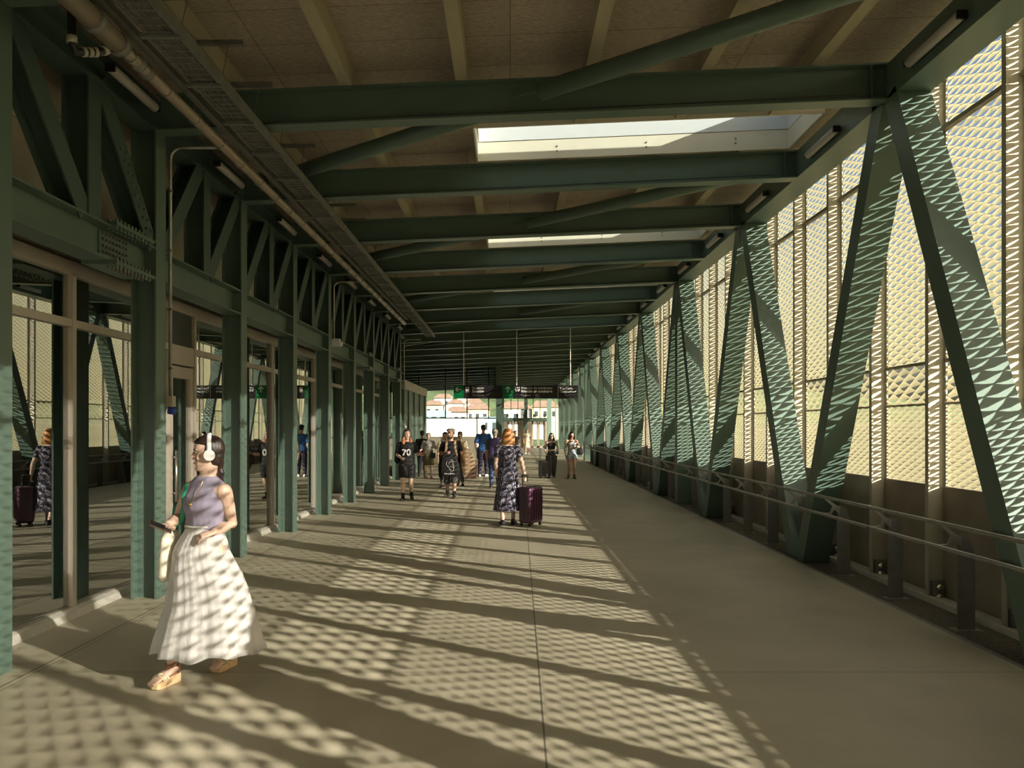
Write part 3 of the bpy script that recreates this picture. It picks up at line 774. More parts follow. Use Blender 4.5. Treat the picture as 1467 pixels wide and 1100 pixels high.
M['strapgreen'] = mat('green woven strap', (.02, .26, .17), .7)
M['gold'] = mat('gold jewellery', (.80, .55, .15), .25, 1.0)
M['tanleather'] = mat('tan leather strap', (.36, .13, .06), .5)
M['cork'] = mat('pale cork wedge sole', (.58, .40, .22), .8, noise=.15, nscale=60)
M['rope'] = mat('metallic braided strap', (.62, .52, .33), .45, .3)
M['blackcloth'] = mat('black cotton', (.012, .0115, .012), .85)
M['greycloth'] = mat('grey cotton', (.28, .27, .25), .85)
M['darkgrey'] = mat('dark grey cotton', (.07, .068, .065), .85)
M['khaki'] = mat('olive khaki cloth', (.10, .085, .04), .85)
M['beigecloth'] = mat('beige cloth', (.50, .40, .27), .85)
M['brown'] = mat('brown canvas', (.10, .055, .035), .8)
M['taupe'] = mat('taupe tweed cap', (.24, .18, .13), .9, noise=.3, nscale=60)
M['tanbag'] = mat('tan canvas bag', (.40, .28, .17), .8)
M['navy'] = mat('dark navy trousers', (.025, .022, .045), .85)
M['jeans'] = mat('dark blue jeans', (.03, .05, .11), .85, noise=.2, nscale=30)
M['denim'] = mat('pale blue denim', (.34, .42, .50), .85, noise=.15, nscale=40)
M['blueshirt'] = checks('blue patterned shirt', (.03, .10, .30), (.06, .20, .45), 16)
M['purplepack'] = mat('purple backpack cloth', (.13, .10, .30), .7)
M['camo'] = checks('grey green patterned shirt', (.10, .11, .09), (.30, .30, .24), 14)
M['dress'] = checks('navy dress with small light checks', (.022, .02, .04), (.46, .43, .50), 46, thr=.26)
M['stripedress'] = stripes('cream striped dress', (.55, .45, .28), (.72, .66, .52), 9)
M['lips'] = mat('lips', (.45, .16, .13), .45)
M['eye'] = mat('eye white', (.42, .38, .35), .4)
M['iris'] = mat('dark iris', (.02, .012, .01), .2)
M['purplecase'] = mat('dark purple hard shell', (.055, .014, .040), .3, spec=.6)
M['greycase'] = mat('dark grey hard shell', (.09, .09, .09), .3)
M['socks'] = mat('black sock', (.02, .02, .02), .9)

TT = [(.455, .080, .058, 0), (.50, .094, .068, .004), (.54, .096, .066, .004), (.58, .082, .056, 0), (.62, .073, .051, -.002), (.67, .080, .056, -.003), (.72, .090, .066, -.006),
      (.755, .096, .064, 0), (.785, .097, .054, .004), (.808, .084, .044, .006), (.825, .055, .038, .008), (.838, .036, .034, .006)]
def Tz(z):
    if z <= TT[0][0]: return TT[0][1:]
    for a, b in zip(TT, TT[1:]):
        if z <= b[0]:
            t = (z-a[0])/(b[0]-a[0]); return tuple(a[i]+(b[i]-a[i])*t for i in (1, 2, 3))
    return TT[-1][1:]

HEAD = [(-.120, -.055, -.010, .020), (-.112, -.080, .005, .034), (-.098, -.087, .03, .047), (-.084, -.081, .045, .054), (-.070, -.086, .055, .058), (-.060, -.083, .062, .061), (-.050, -.087, .070, .064),
        (-.036, -.083, .080, .067), (-.015, -.083, .092, .071), (.010, -.078, .099, .073), (.028, -.088, .103, .074), (.050, -.090, .101, .074), (.075, -.080, .092, .068), (.095, -.060, .075, .056), (.110, -.033, .048, .036), (.117, -.005, .015, .012)]
def head_rings(s, Rm, c, off=0., zmin=-1, zmax=1, n=22):
    out = []
    for z, f, b, w in HEAD:
        if z < zmin or z > zmax: continue
        ring = []
        for j in range(n):
            a = 2*PI*j/n; sx, sy = math.cos(a), math.sin(a)
            x = (w+off)*sx*(abs(sx)**-.12 if abs(sx) > .01 else 1); y = (b+off)*sy if sy > 0 else (-(f-off))*sy
            zz = z + (off*(z/.12) if z > .05 else 0)
            ring.append(c + Rm @ (V((x, y, zz))*s))
        out.append(ring)
    return out

def make_person(label, loc, rz, H, pose=None, female=True, skin='skin', top=None, bottom=None, hair=None, shoes=('black', None), head=(0, 0), voxel=.011, face=True, yaw=0, group=None, extra=None, name='person'):
    """loc: feet centre. local frame faces -Y. returns root and the joint table"""
    P = dict(hipa=(-.052, 0, .50), hipb=(.052, 0, .50), kna=(-.058, -.015, .285), knb=(.058, -.015, .285), ana=(-.058, .01, .048), anb=(.058, .01, .048),
             sha=(-.106, .004, .798), shb=(.106, .004, .798), ela=(-.132, .02, .632), elb=(.132, .02, .632), wra=(-.130, -.03, .495), wrb=(.130, -.03, .495),
             toea=(-.02, -.12), toeb=(.02, -.12), hda=None, hdb=None, lean=0.0, headc=(0, -.012, .932), neck=(0, .004, .83))
    P.update(pose or {})
    hw = {k: V(v)*H for k, v in P.items() if isinstance(v, tuple) and len(v) == 3}
    fm = .95 if female else 1.08
    root = thing(name, label, 'person', loc, rz, group)
    Ry = Matrix.Rotation(yaw, 3, 'Z')
    def torso(off, z0, z1, n=20, wk=1.0):
        rings = []; zs = [z0+(z1-z0)*i/12 for i in range(13)]
        for z in zs:
            w, d, yc = Tz(z); w *= fm
            rings.append([Ry @ V(((w*H+off)*wk*math.cos(a), yc*H+P['lean']*(z-.5)*H+(d*H*(1.06 if female and .70 < z < .76 and math.sin(a) < 0 else 1)+off)*math.sin(a), z*H)) + V((P.get('tx', 0)*H, 0, 0)) for a in [2*PI*j/n for j in range(n)]])
        return rings
    def arm_pts(s): return [hw['sh'+s], hw['sh'+s]*.5+hw['el'+s]*.5, hw['el'+s], hw['el'+s]*.6+hw['wr'+s]*.4, hw['wr'+s]]
    def arm_r(): k = H*(1.0 if female else 1.18); return [.031*k, .028*k, .0225*k, .0235*k, .0155*k]
    def leg_pts(s): return [hw['hip'+s]+V((0, 0, .0)), hw['hip'+s]*.5+hw['kn'+s]*.5, hw['kn'+s], hw['kn'+s]*.65+hw['an'+s]*.35, hw['kn'+s]*.25+hw['an'+s]*.75, hw['an'+s]]
    def leg_r(): k = H*(1.02 if female else 1.0); return [.054*k, .047*k, .033*k, .034*k, .022*k, .019*k]
    # --- skin: one continuous surface
    b = MB(); b.loft(torso(0, .455, .838))
    hc = hw['headc']; Rm = Matrix.Rotation(head[0], 3, 'Z') @ Matrix.Rotation(head[1], 3, 'X'); hs = H*.132/.237*1.0
    hs = H/1.68
    nb = hw['neck']; nt_ = hc + Rm @ V((0, .025, -.05))*hs
    b.tube([nb-V((0, 0, .03*H)), nb, nb*.5+nt_*.5, nt_], [.040*H, .034*H, .031*H, .032*H], 14)
    b.loft(head_rings(hs, Rm, hc))
    b.tube([hc+Rm @ V((0, y, z))*hs for y, z in ((-.078, .022), (-.094, .004), (-.104, -.018), (-.097, -.029), (-.080, -.034))], [(.009*hs, .008*hs), (.010*hs, .010*hs), (.012*hs, .009*hs), (.012*hs, .006*hs), (.007*hs, .005*hs)], 8, (1, 0, 0) if abs(head[0]) < .7 else (0, 1, 0))
    for s_ in (-1, 1):
        b.ell(hc+Rm @ V((s_*.074, .012, -.005))*hs, (.010*hs, .018*hs, .030*hs), 8, 6, Rm)
        b.ell(hc+Rm @ V((s_*.030, -.070, .030))*hs, (.022*hs, .014*hs, .008*hs), 8, 6, Rm)
        b.ell(hc+Rm @ V((s_*.040, -.055, -.025))*hs, (.024*hs, .022*hs, .022*hs), 8, 6, Rm)
    b.ell(hc+Rm @ V((0, -.076, -.100))*hs, (.020*hs, .014*hs, .013*hs), 8, 6, Rm)
    for s in 'ab':
        sg = -1 if s == 'a' else 1
        b.tube(arm_pts(s), arm_r(), 12); b.ell(hw['sh'+s]-V((sg*.004*H, 0, 0)), (.034*H, .034*H, .036*H)); b.ell(hw['el'+s], (.0225*H,)*3)
        b.tube([hw['sh'+s]-V((sg*.07*H, 0, -.006*H)), hw['sh'+s]], [.022*H, .032*H], 10)
        b.tube(leg_pts(s), leg_r(), 14); b.ell(hw['kn'+s], (.0335*H,)*3)
        # foot
        an = hw['an'+s]; td = V((P['toe'+s][0], P['toe'+s][1], 0)).normalized(); zf = P.get('lift'+s, .012*H)
        b.tube([an-td*.035*H+V((0, 0, -.020*H)), an+V((0, 0, -.022*H)), V((an.x, an.y, 0))+td*.06*H+V((0, 0, an.z*.45+zf*.4)), V((an.x, an.y, 0))+td*.105*H+V((0, 0, an.z*.30))], [(.016*H, .016*H), (.020*H, .018*H), (.024*H, .013*H), (.020*H, .009*H)], 12, tuple(td.cross(V((0, 0, 1)))))
        # hand
        wr = hw['wr'+s]; hd = V(P['hd'+s]).normalized() if P['hd'+s] else (wr-hw['el'+s]).normalized()
        nrm = V(P.get('pn'+s, (-sg, 0, 0))); nrm = (nrm-hd*nrm.dot(hd)).normalized(); side = hd.cross(nrm)
        k = H/1.65; curl = P.get('curl'+s, .35)
        b.tube([wr-hd*.01*k, wr+hd*.03*k, wr+hd*.080*k], [(.019*k, .013*k), (.034*k, .014*k), (.036*k, .012*k)], 12, tuple(side))
        for i, (o_, L_) in enumerate(((-.027, .060), (-.009, .070), (.009, .066), (.026, .052))):
            q = wr+hd*.074*k+side*(o_*k); pts = [q-hd*.01*k]; dd = hd.copy(); an_ = 0
            for st in range(3):
                an_ = curl*(st+1)*(.85 if st else .7)
                dd = (hd*math.cos(an_)+nrm*math.sin(an_)); q = pts[-1]+dd*(L_*k*(.45, .32, .27)[st]+(.01*k if st == 0 else 0)); pts.append(q)
            b.tube(pts, [.0085*k, .0082*k, .0076*k, .0062*k], 8)
        tsd = P.get('th'+s, 1)
        q = wr+hd*.022*k-side*(.022*k*tsd); b.tube([q, q-side*(.022*k*tsd)+hd*.022*k+nrm*.006*k, q-side*(.028*k*tsd)+hd*.050*k+nrm*.018*k, q-side*(.022*k*tsd)+hd*.068*k+nrm*.026*k], [.013*k, .0105*k, .009*k, .007*k], 8)
    body = b.build('body', skin, root); bake(body, [('REMESH', dict(mode='VOXEL', voxel_size=voxel)), ('SMOOTH', dict(factor=.5, iterations=4 if voxel < .006 else 2))])
    # --- face
    if face:
        for s_ in (-1, 1):
            e = MB().ell(hc+Rm @ V((s_*.030, -.0745, .012))*hs, (.0130*hs, .0085*hs, .0062*hs), 12, 8, Rm).build('eye', 'eye', root, True)
            MB().ell(hc+Rm @ V((s_*.030, -.0815, .012))*hs, (.0065*hs, .0045*hs, .0068*hs), 10, 6, Rm).build('iris', 'iris', e, True)
            MB().tube([hc+Rm @ V((s_*x, y, z))*hs for x, y, z in ((.012, -.0905, .028), (.028, -.089, .035), (.046, -.077, .031))], [(.002*hs, .004*hs), (.003*hs, .0045*hs), (.002*hs, .002*hs)], 6).build('eyebrow', hair[0] if hair else 'hair_dark', root)
        MB().tube([hc+Rm @ V((x, y, -.0605))*hs for x, y in ((-.024, -.074), (-.010, -.0875), (0, -.089), (.010, -.0875), (.024, -.074))], [.002*hs, .0052*hs, .0062*hs, .0052*hs, .002*hs], 6).build('lips', 'lips', root, True)
    vx = [('REMESH', dict(mode='VOXEL', voxel_size=max(voxel*1.1, .006))), ('SMOOTH', dict(factor=.5, iterations=3))]
    # --- clothes
    if bottom:
        kind, mt, zl = bottom[:3]
        q = MB()
        if kind in ('trousers', 'shorts'):
            lo_ = bottom[3] if len(bottom) > 3 else .008
            q.loft(torso(.012, .47, .605))
            for s in 'ab':
                pts, rr = leg_pts(s), leg_r(); out, orr = [], []
                for p, r_ in zip(pts, rr):
                    if p.z >= zl*H: out.append(p); orr.append(r_+.010+lo_)
                    else:
                        p0, r0 = out[-1], orr[-1]; t = (p0.z-zl*H)/(p0.z-p.z); out.append(p0+(p-p0)*t); orr.append(max(r0+(r_+.010+lo_-r0)*t, r_+.012+lo_)); break
                q.tube(out, orr, 14)
            o_ = q.build(kind, mt, root); bake(o_, vx)
        elif kind == 'skirt':
            w0, w1, fo = bottom[3], bottom[4], bottom[5]; zt = bottom[6] if len(bottom) > 6 else .615
            rings = []
            for i in range(15):
                t = i/14; z = (zt+(zl-zt)*t)*H; w, d, yc = Tz(max(zt+(zl-zt)*t, .50)); 
                wx = max((w0+(w1-w0)*t)*H, (w*fm*H+.012) if zt+(zl-zt)*t > .5 else 0); dy = wx*.74
                rings.append([V((wx*math.cos(a)*(1+fo*t*math.sin(7*a+2)+fo*.5*t*math.sin(13*a)), yc*H+P['lean']*(z/H-.5)*H*.5+dy*math.sin(a)*(1+fo*t*math.sin(7*a+2)+fo*.5*t*math.sin(13*a)), z)) for a in [2*PI*j/72 for j in range(72)]])
            q.loft(rings, cap=False); o_ = q.build('skirt', mt, root, True)
            sm = o_.modifiers.new('solid', 'SOLIDIFY'); sm.thickness = .005; sm.offset = -1
    if top:
        mt, sl, zl = top[:3]; off = top[3] if len(top) > 3 else .012
        q = MB(); zh = top[4] if len(top) > 4 else .826
        if sl > 0: q.loft(torso(off, zl, zh))
        else:
            q.loft(torso(off, zl, .76)); q.loft(torso(off, .75, zh, wk=top[5] if len(top) > 5 else .86))
        if sl > 0:
            for s in 'ab':
                sg = -1 if s == 'a' else 1
                pts, rr = arm_pts(s), arm_r(); L_ = [0, .25, .5, .75, 1.0]; out, orr = [hw['sh'+s]-V((sg*.05*H, 0, .012*H))], [.034*H]
                for i, (p, r_) in enumerate(zip(pts, rr)):
                    if L_[i] <= sl: out.append(p); orr.append(r_+(off if i > 1 else min(off, .013)))
                    else:
                        t = (sl-L_[i-1])/.25; pp = pts[i-1]+(p-pts[i-1])*t; out.append(pp); orr.append(r_+off*1.2); break
                q.tube(out, orr, 14); q.ell(hw['sh'+s]-V((sg*.006*H, 0, .006*H)), (.033*H+min(off, .012),)*3)
        o_ = q.build('top', mt, root); bake(o_, vx)
    # --- shoes
    sm_, sock = shoes
    for s in 'ab':
        an = hw['an'+s]; td = V((P['toe'+s][0], P['toe'+s][1], 0)).normalized()
        if sm_:
            q = MB(); base = V((an.x, an.y, an.z-.048*H)); sd_ = tuple(td.cross(V((0, 0, 1))))
            q.tube([base-td*.045*H+V((0, 0, .024*H)), base-td*.02*H+V((0, 0, .026*H)), base+td*.03*H+V((0, 0, .024*H)), base+td*.09*H+V((0, 0, .018*H)), base+td*.125*H+V((0, 0, .014*H))], [(.018*H, .022*H), (.025*H, .030*H), (.026*H, .026*H), (.028*H, .018*H), (.018*H, .012*H)], 14, sd_)
            if sock == 'boot': q.tube([base+V((0, 0, .02*H)), an+V((0, 0, .05*H))], [.026*H, .028*H], 12)
            o_ = q.build('shoe', sm_, root); bake(o_, [('REMESH', dict(mode='VOXEL', voxel_size=.009)), ('SMOOTH', dict(factor=.5, iterations=2))])
            sb = MB(); sb.tube([base-td*.058*H+V((0, 0, .004*H)), base+td*.03*H+V((0, 0, .004*H)), base+td*.134*H+V((0, 0, .004*H))], [(.020*H, .004*H), (.028*H, .004*H), (.022*H, .004*H)], 12, sd_); sb.build('sole', 'white' if sm_ == 'white' else 'black', o_)
        if sock and sock != 'boot':
            q = MB(); kn = hw['kn'+s]; q.tube([an-V((0, 0, .01*H)), an+(kn-an).normalized()*.06*H], [.026*H, .0265*H], 12); q.build('sock', sock, root, True)
    # --- hair
    if hair:
        hm, style = hair[0], hair[1]; q = MB()
        def hp(x, y, z): return hc+Rm @ V((x, y, z))*hs
        if style != 'bald':
            rr_ = head_rings(hs, Rm, hc, off=.012)
            q.loft(rr_[8:], True)
            o_ = None
            # cut the hairline open over the face, in head space
            q2 = q; cutm = []
            inv = Rm.inverted()
            for v in q2.bm.verts:
                l = inv @ (v.co-hc)/hs
                fr = .062 if style != 'short' else .070
                if l.y < -.02 and l.z < fr:      # pull the front lower verts inside the skull
                    v.co = hc+Rm @ V((l.x*.80, l.y*.55, l.z))*hs
                elif l.y < .0 and l.z < .0: v.co = hc+Rm @ V((l.x*.86, l.y*.6, l.z))*hs
            if style == 'short': q.ell(hp(0, .035, -.02), (.066*hs, .062*hs, .065*hs), rot=Rm)
            if style in ('long', 'bob', 'tail'):
                q.ell(hp(0, .04, -.01), (.078*hs, .068*hs, .085*hs), rot=Rm)
            if style == 'long':
                ll = hair[2]
                for x_, y_, r_, r2 in ((-.070, -.01, .026, .040), (.070, -.01, .026, .040), (0, .05, .070, .034)):
                    q.tube([hp(x_, y_, .05), hp(x_*1.15, y_+.012, -.06), hp(x_*1.35, y_+.035 if x_ == 0 else y_-.015, -.18), hp(x_*1.25, (y_+.04) if x_ == 0 else y_-.04, -ll)], [(r_*hs, .03*hs), (r2*hs*1.1, .035*hs) if x_ else (.075*hs, .034*hs), (r2*hs*1.2, .028*hs) if x_ else (.078*hs, .03*hs), (.012*hs, .012*hs) if x_ else (.04*hs, .014*hs)], 12, tuple(Rm @ V((1, 0, 0))))
            if style == 'bob':
                q.tube([hp(0, .01, .122), hp(0, .01, .10), hp(0, .02, .05), hp(0, .025, -.04), hp(0, .03, -.13), hp(0, .03, -.155)], [(.03*hs, .04*hs), (.068*hs, .078*hs), (.096*hs, .098*hs), (.116*hs, .094*hs), (.124*hs, .084*hs), (.110*hs, .070*hs)], 18, tuple(Rm @ V((1, 0, 0))))
            if style == 'tail':
                pts = [hp(0, .070, -.03), hp(.0, .082, -.07), hp(.0, .076, -.105), hp(.0, .086, -.135), hp(0, .082, -.165), hp(0, .095, -.20)]
                q.tube(pts, [.028*hs, .024*hs, .019*hs, .022*hs, .016*hs, .008*hs], 12)
            if style == 'bun': q.ell(hp(0, .10, .05), (.04*hs, .04*hs, .04*hs))
            o_ = q.build('hair', hm, root); bake(o_, [('REMESH', dict(mode='VOXEL', voxel_size=max(voxel, .006))), ('SMOOTH', dict(factor=.5, iterations=3))])
        else:
            q.loft(head_rings(hs, Rm, hc, off=.004)[8:12], True); q.build('hair', hm, root, True)
    return root, hw, hc, Rm, hs, P

def tube_obj(pts, r, nm, m, parent, n=10, ax=None): return MB().tube(pts, r, n, ax).build(nm, m, parent, True)

# ---- the near woman
Yn = 5.35; sc = F/Yn
def N(u, v, y=0): return ((u-290)*(Yn+y)/F, y, HC-(v-V0)*(Yn+y)/F)
Hn = 1.64
def nn(u, v, y=0): x, yy_, z = N(u, v, y); return (x/Hn, yy_/Hn, z/Hn)
hcx = nn(298.5, 650)
pose = dict(sha=(nn(266, 701)[0], .045, nn(266, 703)[2]), shb=(nn(326, 703)[0], -.035, nn(327, 704)[2]), ela=nn(249, 741, .09), wra=nn(252, 751, -.13), elb=nn(327, 749, .06), wrb=nn(316, 763, -.13),
            hda=(.35, -.75, -.28), pna=(.25, .1, 1), cura=.5, curla=.55, hdb=(-.80, -.45, -.20), pnb=(-.3, .25, -1), curlb=.7, headc=(hcx[0], -.005, hcx[2]), neck=(.008+.008, .004, .824),
            hipa=(-.055, .01, .50), hipb=(.05, .01, .50), kna=(-.070, -.02, .29), knb=(.02, .05, .29), ana=(-.118, -.02, .078), anb=(.042, .19, .082), toea=(-.38, -.9), toeb=(-.30, -.9), tx=.012, tha=-1, thb=1)
woman, hw, hc, Rm, hs, PP = make_person('young woman in white skirt and lilac sleeveless top, wearing headphones and looking left', (N(290, 0)[0]+(290-U0)*Yn/F, Yn, 0), 0, Hn, pose, True, 'skin',
    top=('lilac', 0, .622, .010, .836, .98), hair=('hair_dark', 'tail'), shoes=(None, None), head=(-1.26, 0.02), voxel=.0045, yaw=-.42)
# skirt in tiers
prof = [(1.035, .014, .118, 0), (1.00, .010, .128, .2), (.94, .0, .155, .5), (.875, -.012, .178, .7), (.74, .010, .222, .8), (.72, .012, .232, 1), (.69, .018, .236, 1), (.60, .028, .258, 1.1), (.50, .032, .278, 1.15), (.48, .032, .288, 1.25), (.345, .026, .326, 1.4), (.27, .022, .346, 1.6), (.205, .020, .362, 1.8)]
rings = []; nseg = 160
for z, cx, w, fo in prof:
    ring = []
    for j in range(nseg):
        a = 2*PI*j/nseg
        f = 1+.030*fo*math.sin(6*a+1.2)+.018*fo*math.sin(11*a+.4)+.008*math.sin(31*a+z*3)*min(fo+.4, 1.2)
        zz = z+(.012*math.sin(5*a+.5)+.010*math.sin(9*a) if z < .25 else 0)
        ring.append(V((cx+w*f*math.cos(a), .035*(1.03-z)/.8+w*(.90+.10*math.exp(-((z-.92)/.06)**2)-.12*min(1, (1.035-z)/.5))*f*math.sin(a), zz)))
    rings.append(ring)
o = MB().loft(rings, cap=False).build('skirt', 'whitecloth', woman, True)
sm = o.modifiers.new('solid', 'SOLIDIFY'); sm.thickness = .004; sm.offset = -1
tube_obj([rings[0][j*4]*1.0+V((0, 0, .006)) for j in range(40)]+[rings[0][0]+V((0, 0, .006))], .009, 'waistband', 'whitecloth', o, 8, (0, 0, 1))
# jewellery
nkc = V((.016*Hn, 0, .832*Hn))
pts = [V((nkc.x+.052*math.cos(a), -.012-.075*max(0, math.sin(a))+.02, nkc.z-.005-.115*max(0, math.sin(a))**1.4)) for a in [PI*i/16 for i in range(17)]]
def surf(p, back=.012): return p
neck = MB(); nl = []
for i in range(17):
    a = PI*i/16; x = .058*math.cos(a); z = nkc.z-.01-.15*math.sin(a)**1.3
    w_, d_, yc_ = Tz(min(max(z/Hn, .46), .838)); y = -(d_*Hn*1.06+.018)*math.sqrt(max(0, 1-(x/(w_*Hn*.95+.02))**2))
    p = Matrix.Rotation(-.42, 3, 'Z') @ V((x, y, z)); nl.append(p+V((.012*Hn, 0, 0)))
neck.tube(nl, .0016, 6); nk = neck.build('necklace', 'gold', woman, True)
MB().ell(nl[8]+V((0, -.002, -.014)), (.009, .004, .012)).build('pendant', 'gold', nk, True)
MB().tube([hc+Rm @ V((.078, .012+.010*math.cos(a), -.042+.011*math.sin(a)))*hs for a in [2*PI*i/10 for i in range(11)]], .0028, 6).build('earring', 'gold', woman, True)
# headphones
hp_ = thing('headphones', 'white over-ear headphones on the near woman', 'headphones', woman.location)
def hpt(x, y, z): return hc+Rm @ V((x, y, z))*hs
arc = [hpt(.098*math.cos(a), .012, -.002+.140*math.sin(a)) for a in [PI*i/20 for i in range(21)]]
tube_obj(arc, (.0055, .0135), 'headband', 'white', hp_, 12, tuple(Rm @ V((0, 1, 0)))) if False else MB().tube(arc, [(.014, .0055)]*21, 12, tuple(Rm @ V((0, 1, 0)))).build('headband', 'white', hp_, True)
for s_ in (1, -1):
    a0, a1 = hpt(s_*.104, .012, -.008), hpt(s_*.086, .012, -.008)
    d_ = (a0-a1).normalized()
    MB().tube([a1-d_*.002, a1+d_*.004, a0-d_*.004, a0], [.030, .037, .037, .031], 24).build('ear_cup', 'white', hp_, True)
    MB().tube([a1-d_*.014, a1-d_*.010, a1+d_*.002], [.030, .034, .034], 24).build('ear_cushion', 'greycloth', hp_, True)
# phone
ph = thing('phone', 'dark phone held flat in the near woman\'s hand', 'phone', woman.location)
p0, p1 = V(N(240, 748, -.30)), V(N(266, 761, -.22)); wd = (p1-p0).normalized(); up = V((.15, -.35, .93)); up = (up-wd*up.dot(wd)).normalized(); sd_ = wd.cross(up)
q = MB(); q.loft([[p0+wd*(L_)+sd_*x+up*z for x, z in ((-.034, -.004), (.034, -.004), (.034, .004), (-.034, .004))] for L_ in (0, .004, .141, .145)]); q.build('case', 'brown', ph)
q = MB(); q.loft([[p0+wd*(L_)+sd_*x+up*z for x, z in ((-.031, .0040), (.031, .0040), (.031, .0052), (-.031, .0052))] for L_ in (.006, .139)]); q.build('screen', 'black', ph)
# tote bag with green strap
tb = thing('tote_bag', 'off-white canvas tote bag with green shoulder strap on the near woman', 'bag', woman.location)
sh = hw['sha']
bt = [V(N(246, 765, .08)), V(N(262, 765, .02))]
q = MB(); rr_ = []
for t, z, w_ in ((0, 1.00, .05), (.1, .96, .075), (.5, .84, .085), (.9, .71, .085), (1, .68, .07)):
    cx = -.225-.01*t; rr_.append([V((cx+w_*math.cos(a)*.62, .03+w_*1.9*math.sin(a)*.8, z)) for a in [2*PI*j/24 for j in range(24)]])
q.loft(rr_); q.build('bag', 'canvas', tb, True)
q = MB()
st = [V((-.235, .02, 1.0)), V(N(262, 745, -.02)), V((sh.x+.008, -.045, sh.z-.10)), V((sh.x+.010, -.055, sh.z-.03)), V((sh.x+.020, -.02, sh.z+.046)), V((sh.x+.015, .04, sh.z+.045)), V((sh.x-.0, .085, sh.z-.06)), V((-.22, .09, 1.15)), V((-.24, .09, 1.0))]
q.tube(st, [(.016, .003)]*len(st), 8, (1, 0, 0)); q.build('strap', 'strapgreen', tb, True)
# wedge sandals
for s in 'ab':
    an = hw['an'+s]; td = V((*PP['toe'+s], 0)).normalized(); sd_ = td.cross(V((0, 0, 1))); base = V((an.x, an.y, 0)); zz = an.z-.078*Hn
    g_ = empty('sandal', base+V((0, 0, zz))); g_.parent = woman
    fp = [(-.058, .026), (-.03, .034), (.03, .034), (.08, .043), (.125, .044), (.152, .034), (.160, .0)]
    outl = fp+[(a_, -b_) for a_, b_ in fp[-2::-1]]
    def hgt(a_): return .062-.10*max(0, min(1, (a_-.0)/.17))*.24
    q = MB(); q.loft([[td*a_+sd_*b_*.94+V((0, 0, 0.002+max(0, a_-.13)*.18)) for a_, b_ in outl], [td*a_+sd_*b_+V((0, 0, hgt(a_)*.5)) for a_, b_ in outl], [td*a_+sd_*b_+V((0, 0, hgt(a_))) for a_, b_ in outl]])
    q.build('wedge_sole', 'cork', g_)
    q = MB(); k = []
    for a_ in [2*PI*i/16 for i in range(17)]: k.append(V((0, 0, .137))+td*(.004+.040*math.cos(a_))+sd_*.034*math.sin(a_)+V((0, 0, -.012*math.cos(a_))))
    q.tube(k, [(.007, .003)]*17, 8, (0, 0, 1))
    for s2 in (-1, 1): q.tube([td*-.045+sd_*.02*s2+V((0, 0, .06)), td*-.035+sd_*.030*s2+V((0, 0, .137))], [.006, .006], 8)
    q.build('ankle_strap', 'tanleather', g_, True)
    q = MB()
    for off_ in (.070, .090, .108):
        q.tube([td*(off_+.008*math.cos(i))+sd_*(.042*math.cos(PI*i/10))+V((0, 0, .048+.036*math.sin(PI*i/10))) for i in range(11)], .0075, 8)
    q.ell(td*.09+V((0, 0, .088)), (.018, .018, .010)); q.build('toe_strap', 'rope', g_, True)

# ---- walkers further away
def loc(u, Y): return ((u-U0)*Y/F, Y, 0)
WALK = dict(kna=(-.055, -.05, .29), ana=(-.052, -.06, .048), knb=(.055, .0, .285), anb=(.058, .10, .060))
WALK2 = dict(knb=(.055, -.05, .29), anb=(.052, -.06, .048), kna=(-.055, .0, .285), ana=(-.058, .10, .060))
# woman in black with ombre hair
w1, h1, c1, R1, s1, _ = make_person('woman in a black number T-shirt and shorts with long dark-to-orange hair', loc(583, 18.6), .05, 1.63,
    dict(WALK, ela=(-.140, .02, .64), wra=(-.075, -.11, .605), elb=(.150, .0, .645), wrb=(.235, -.05, .665), curlb=.8, curla=.8), True, 'skin',
    top=('blackcloth', .42, .50, .028), bottom=('shorts', 'blackcloth', .315, .022), hair=('hair_ombre', 'long', .26), shoes=('black', 'socks'), head=(.35, 0))
q = MB(); q.box(-.10, -.035, -.137, -.128, 1.06, 1.08)
cu = bpy.data.curves.new('n', 'FONT'); cu.body = '70'; cu.size = .20; cu.extrude = .003; cu.offset = .006; cu.materials.append(M['whitecloth'])
tmp = bpy.data.objects.new('shirt_number', cu); C.objects.link(tmp)
dg = bpy.context.evaluated_depsgraph_get(); me = bpy.data.meshes.new_from_object(tmp.evaluated_get(dg)); bpy.data.objects.remove(tmp); q.bm.free()
o = bpy.data.objects.new('shirt_number', me); C.objects.link(o); o.parent = w1; o.location = (-.10, -.142, 1.04); o.rotation_euler = (PI/2, 0, 0)
if not me.materials: me.materials.append(M['whitecloth'])
MB().cyl(V(h1['wrb'])+V((-.03, 0, -.004)), V(h1['wrb'])+V((.0, 0, .0)), .031, 14).build('wristband', 'redpaint', w1, True)
b = thing('shoulder_bag', 'black bag hanging behind the woman with orange hair ends', 'bag', w1.location)
MB().tube([(-.22, .12, .84), (-.23, .12, .90), (-.23, .12, 1.10), (-.20, .12, 1.16)], [(.05, .04), (.08, .06), (.07, .05), (.03, .02)], 14, (1, 0, 0)).build('bag', 'blackcloth', b, True)
MB().tube([(-.20, .10, 1.14), (-.13, .03, 1.36), (-.10, -.09, 1.32), (-.17, -.06, 1.1)], [.010]*4, 8).build('strap', 'blackcloth', b, True)
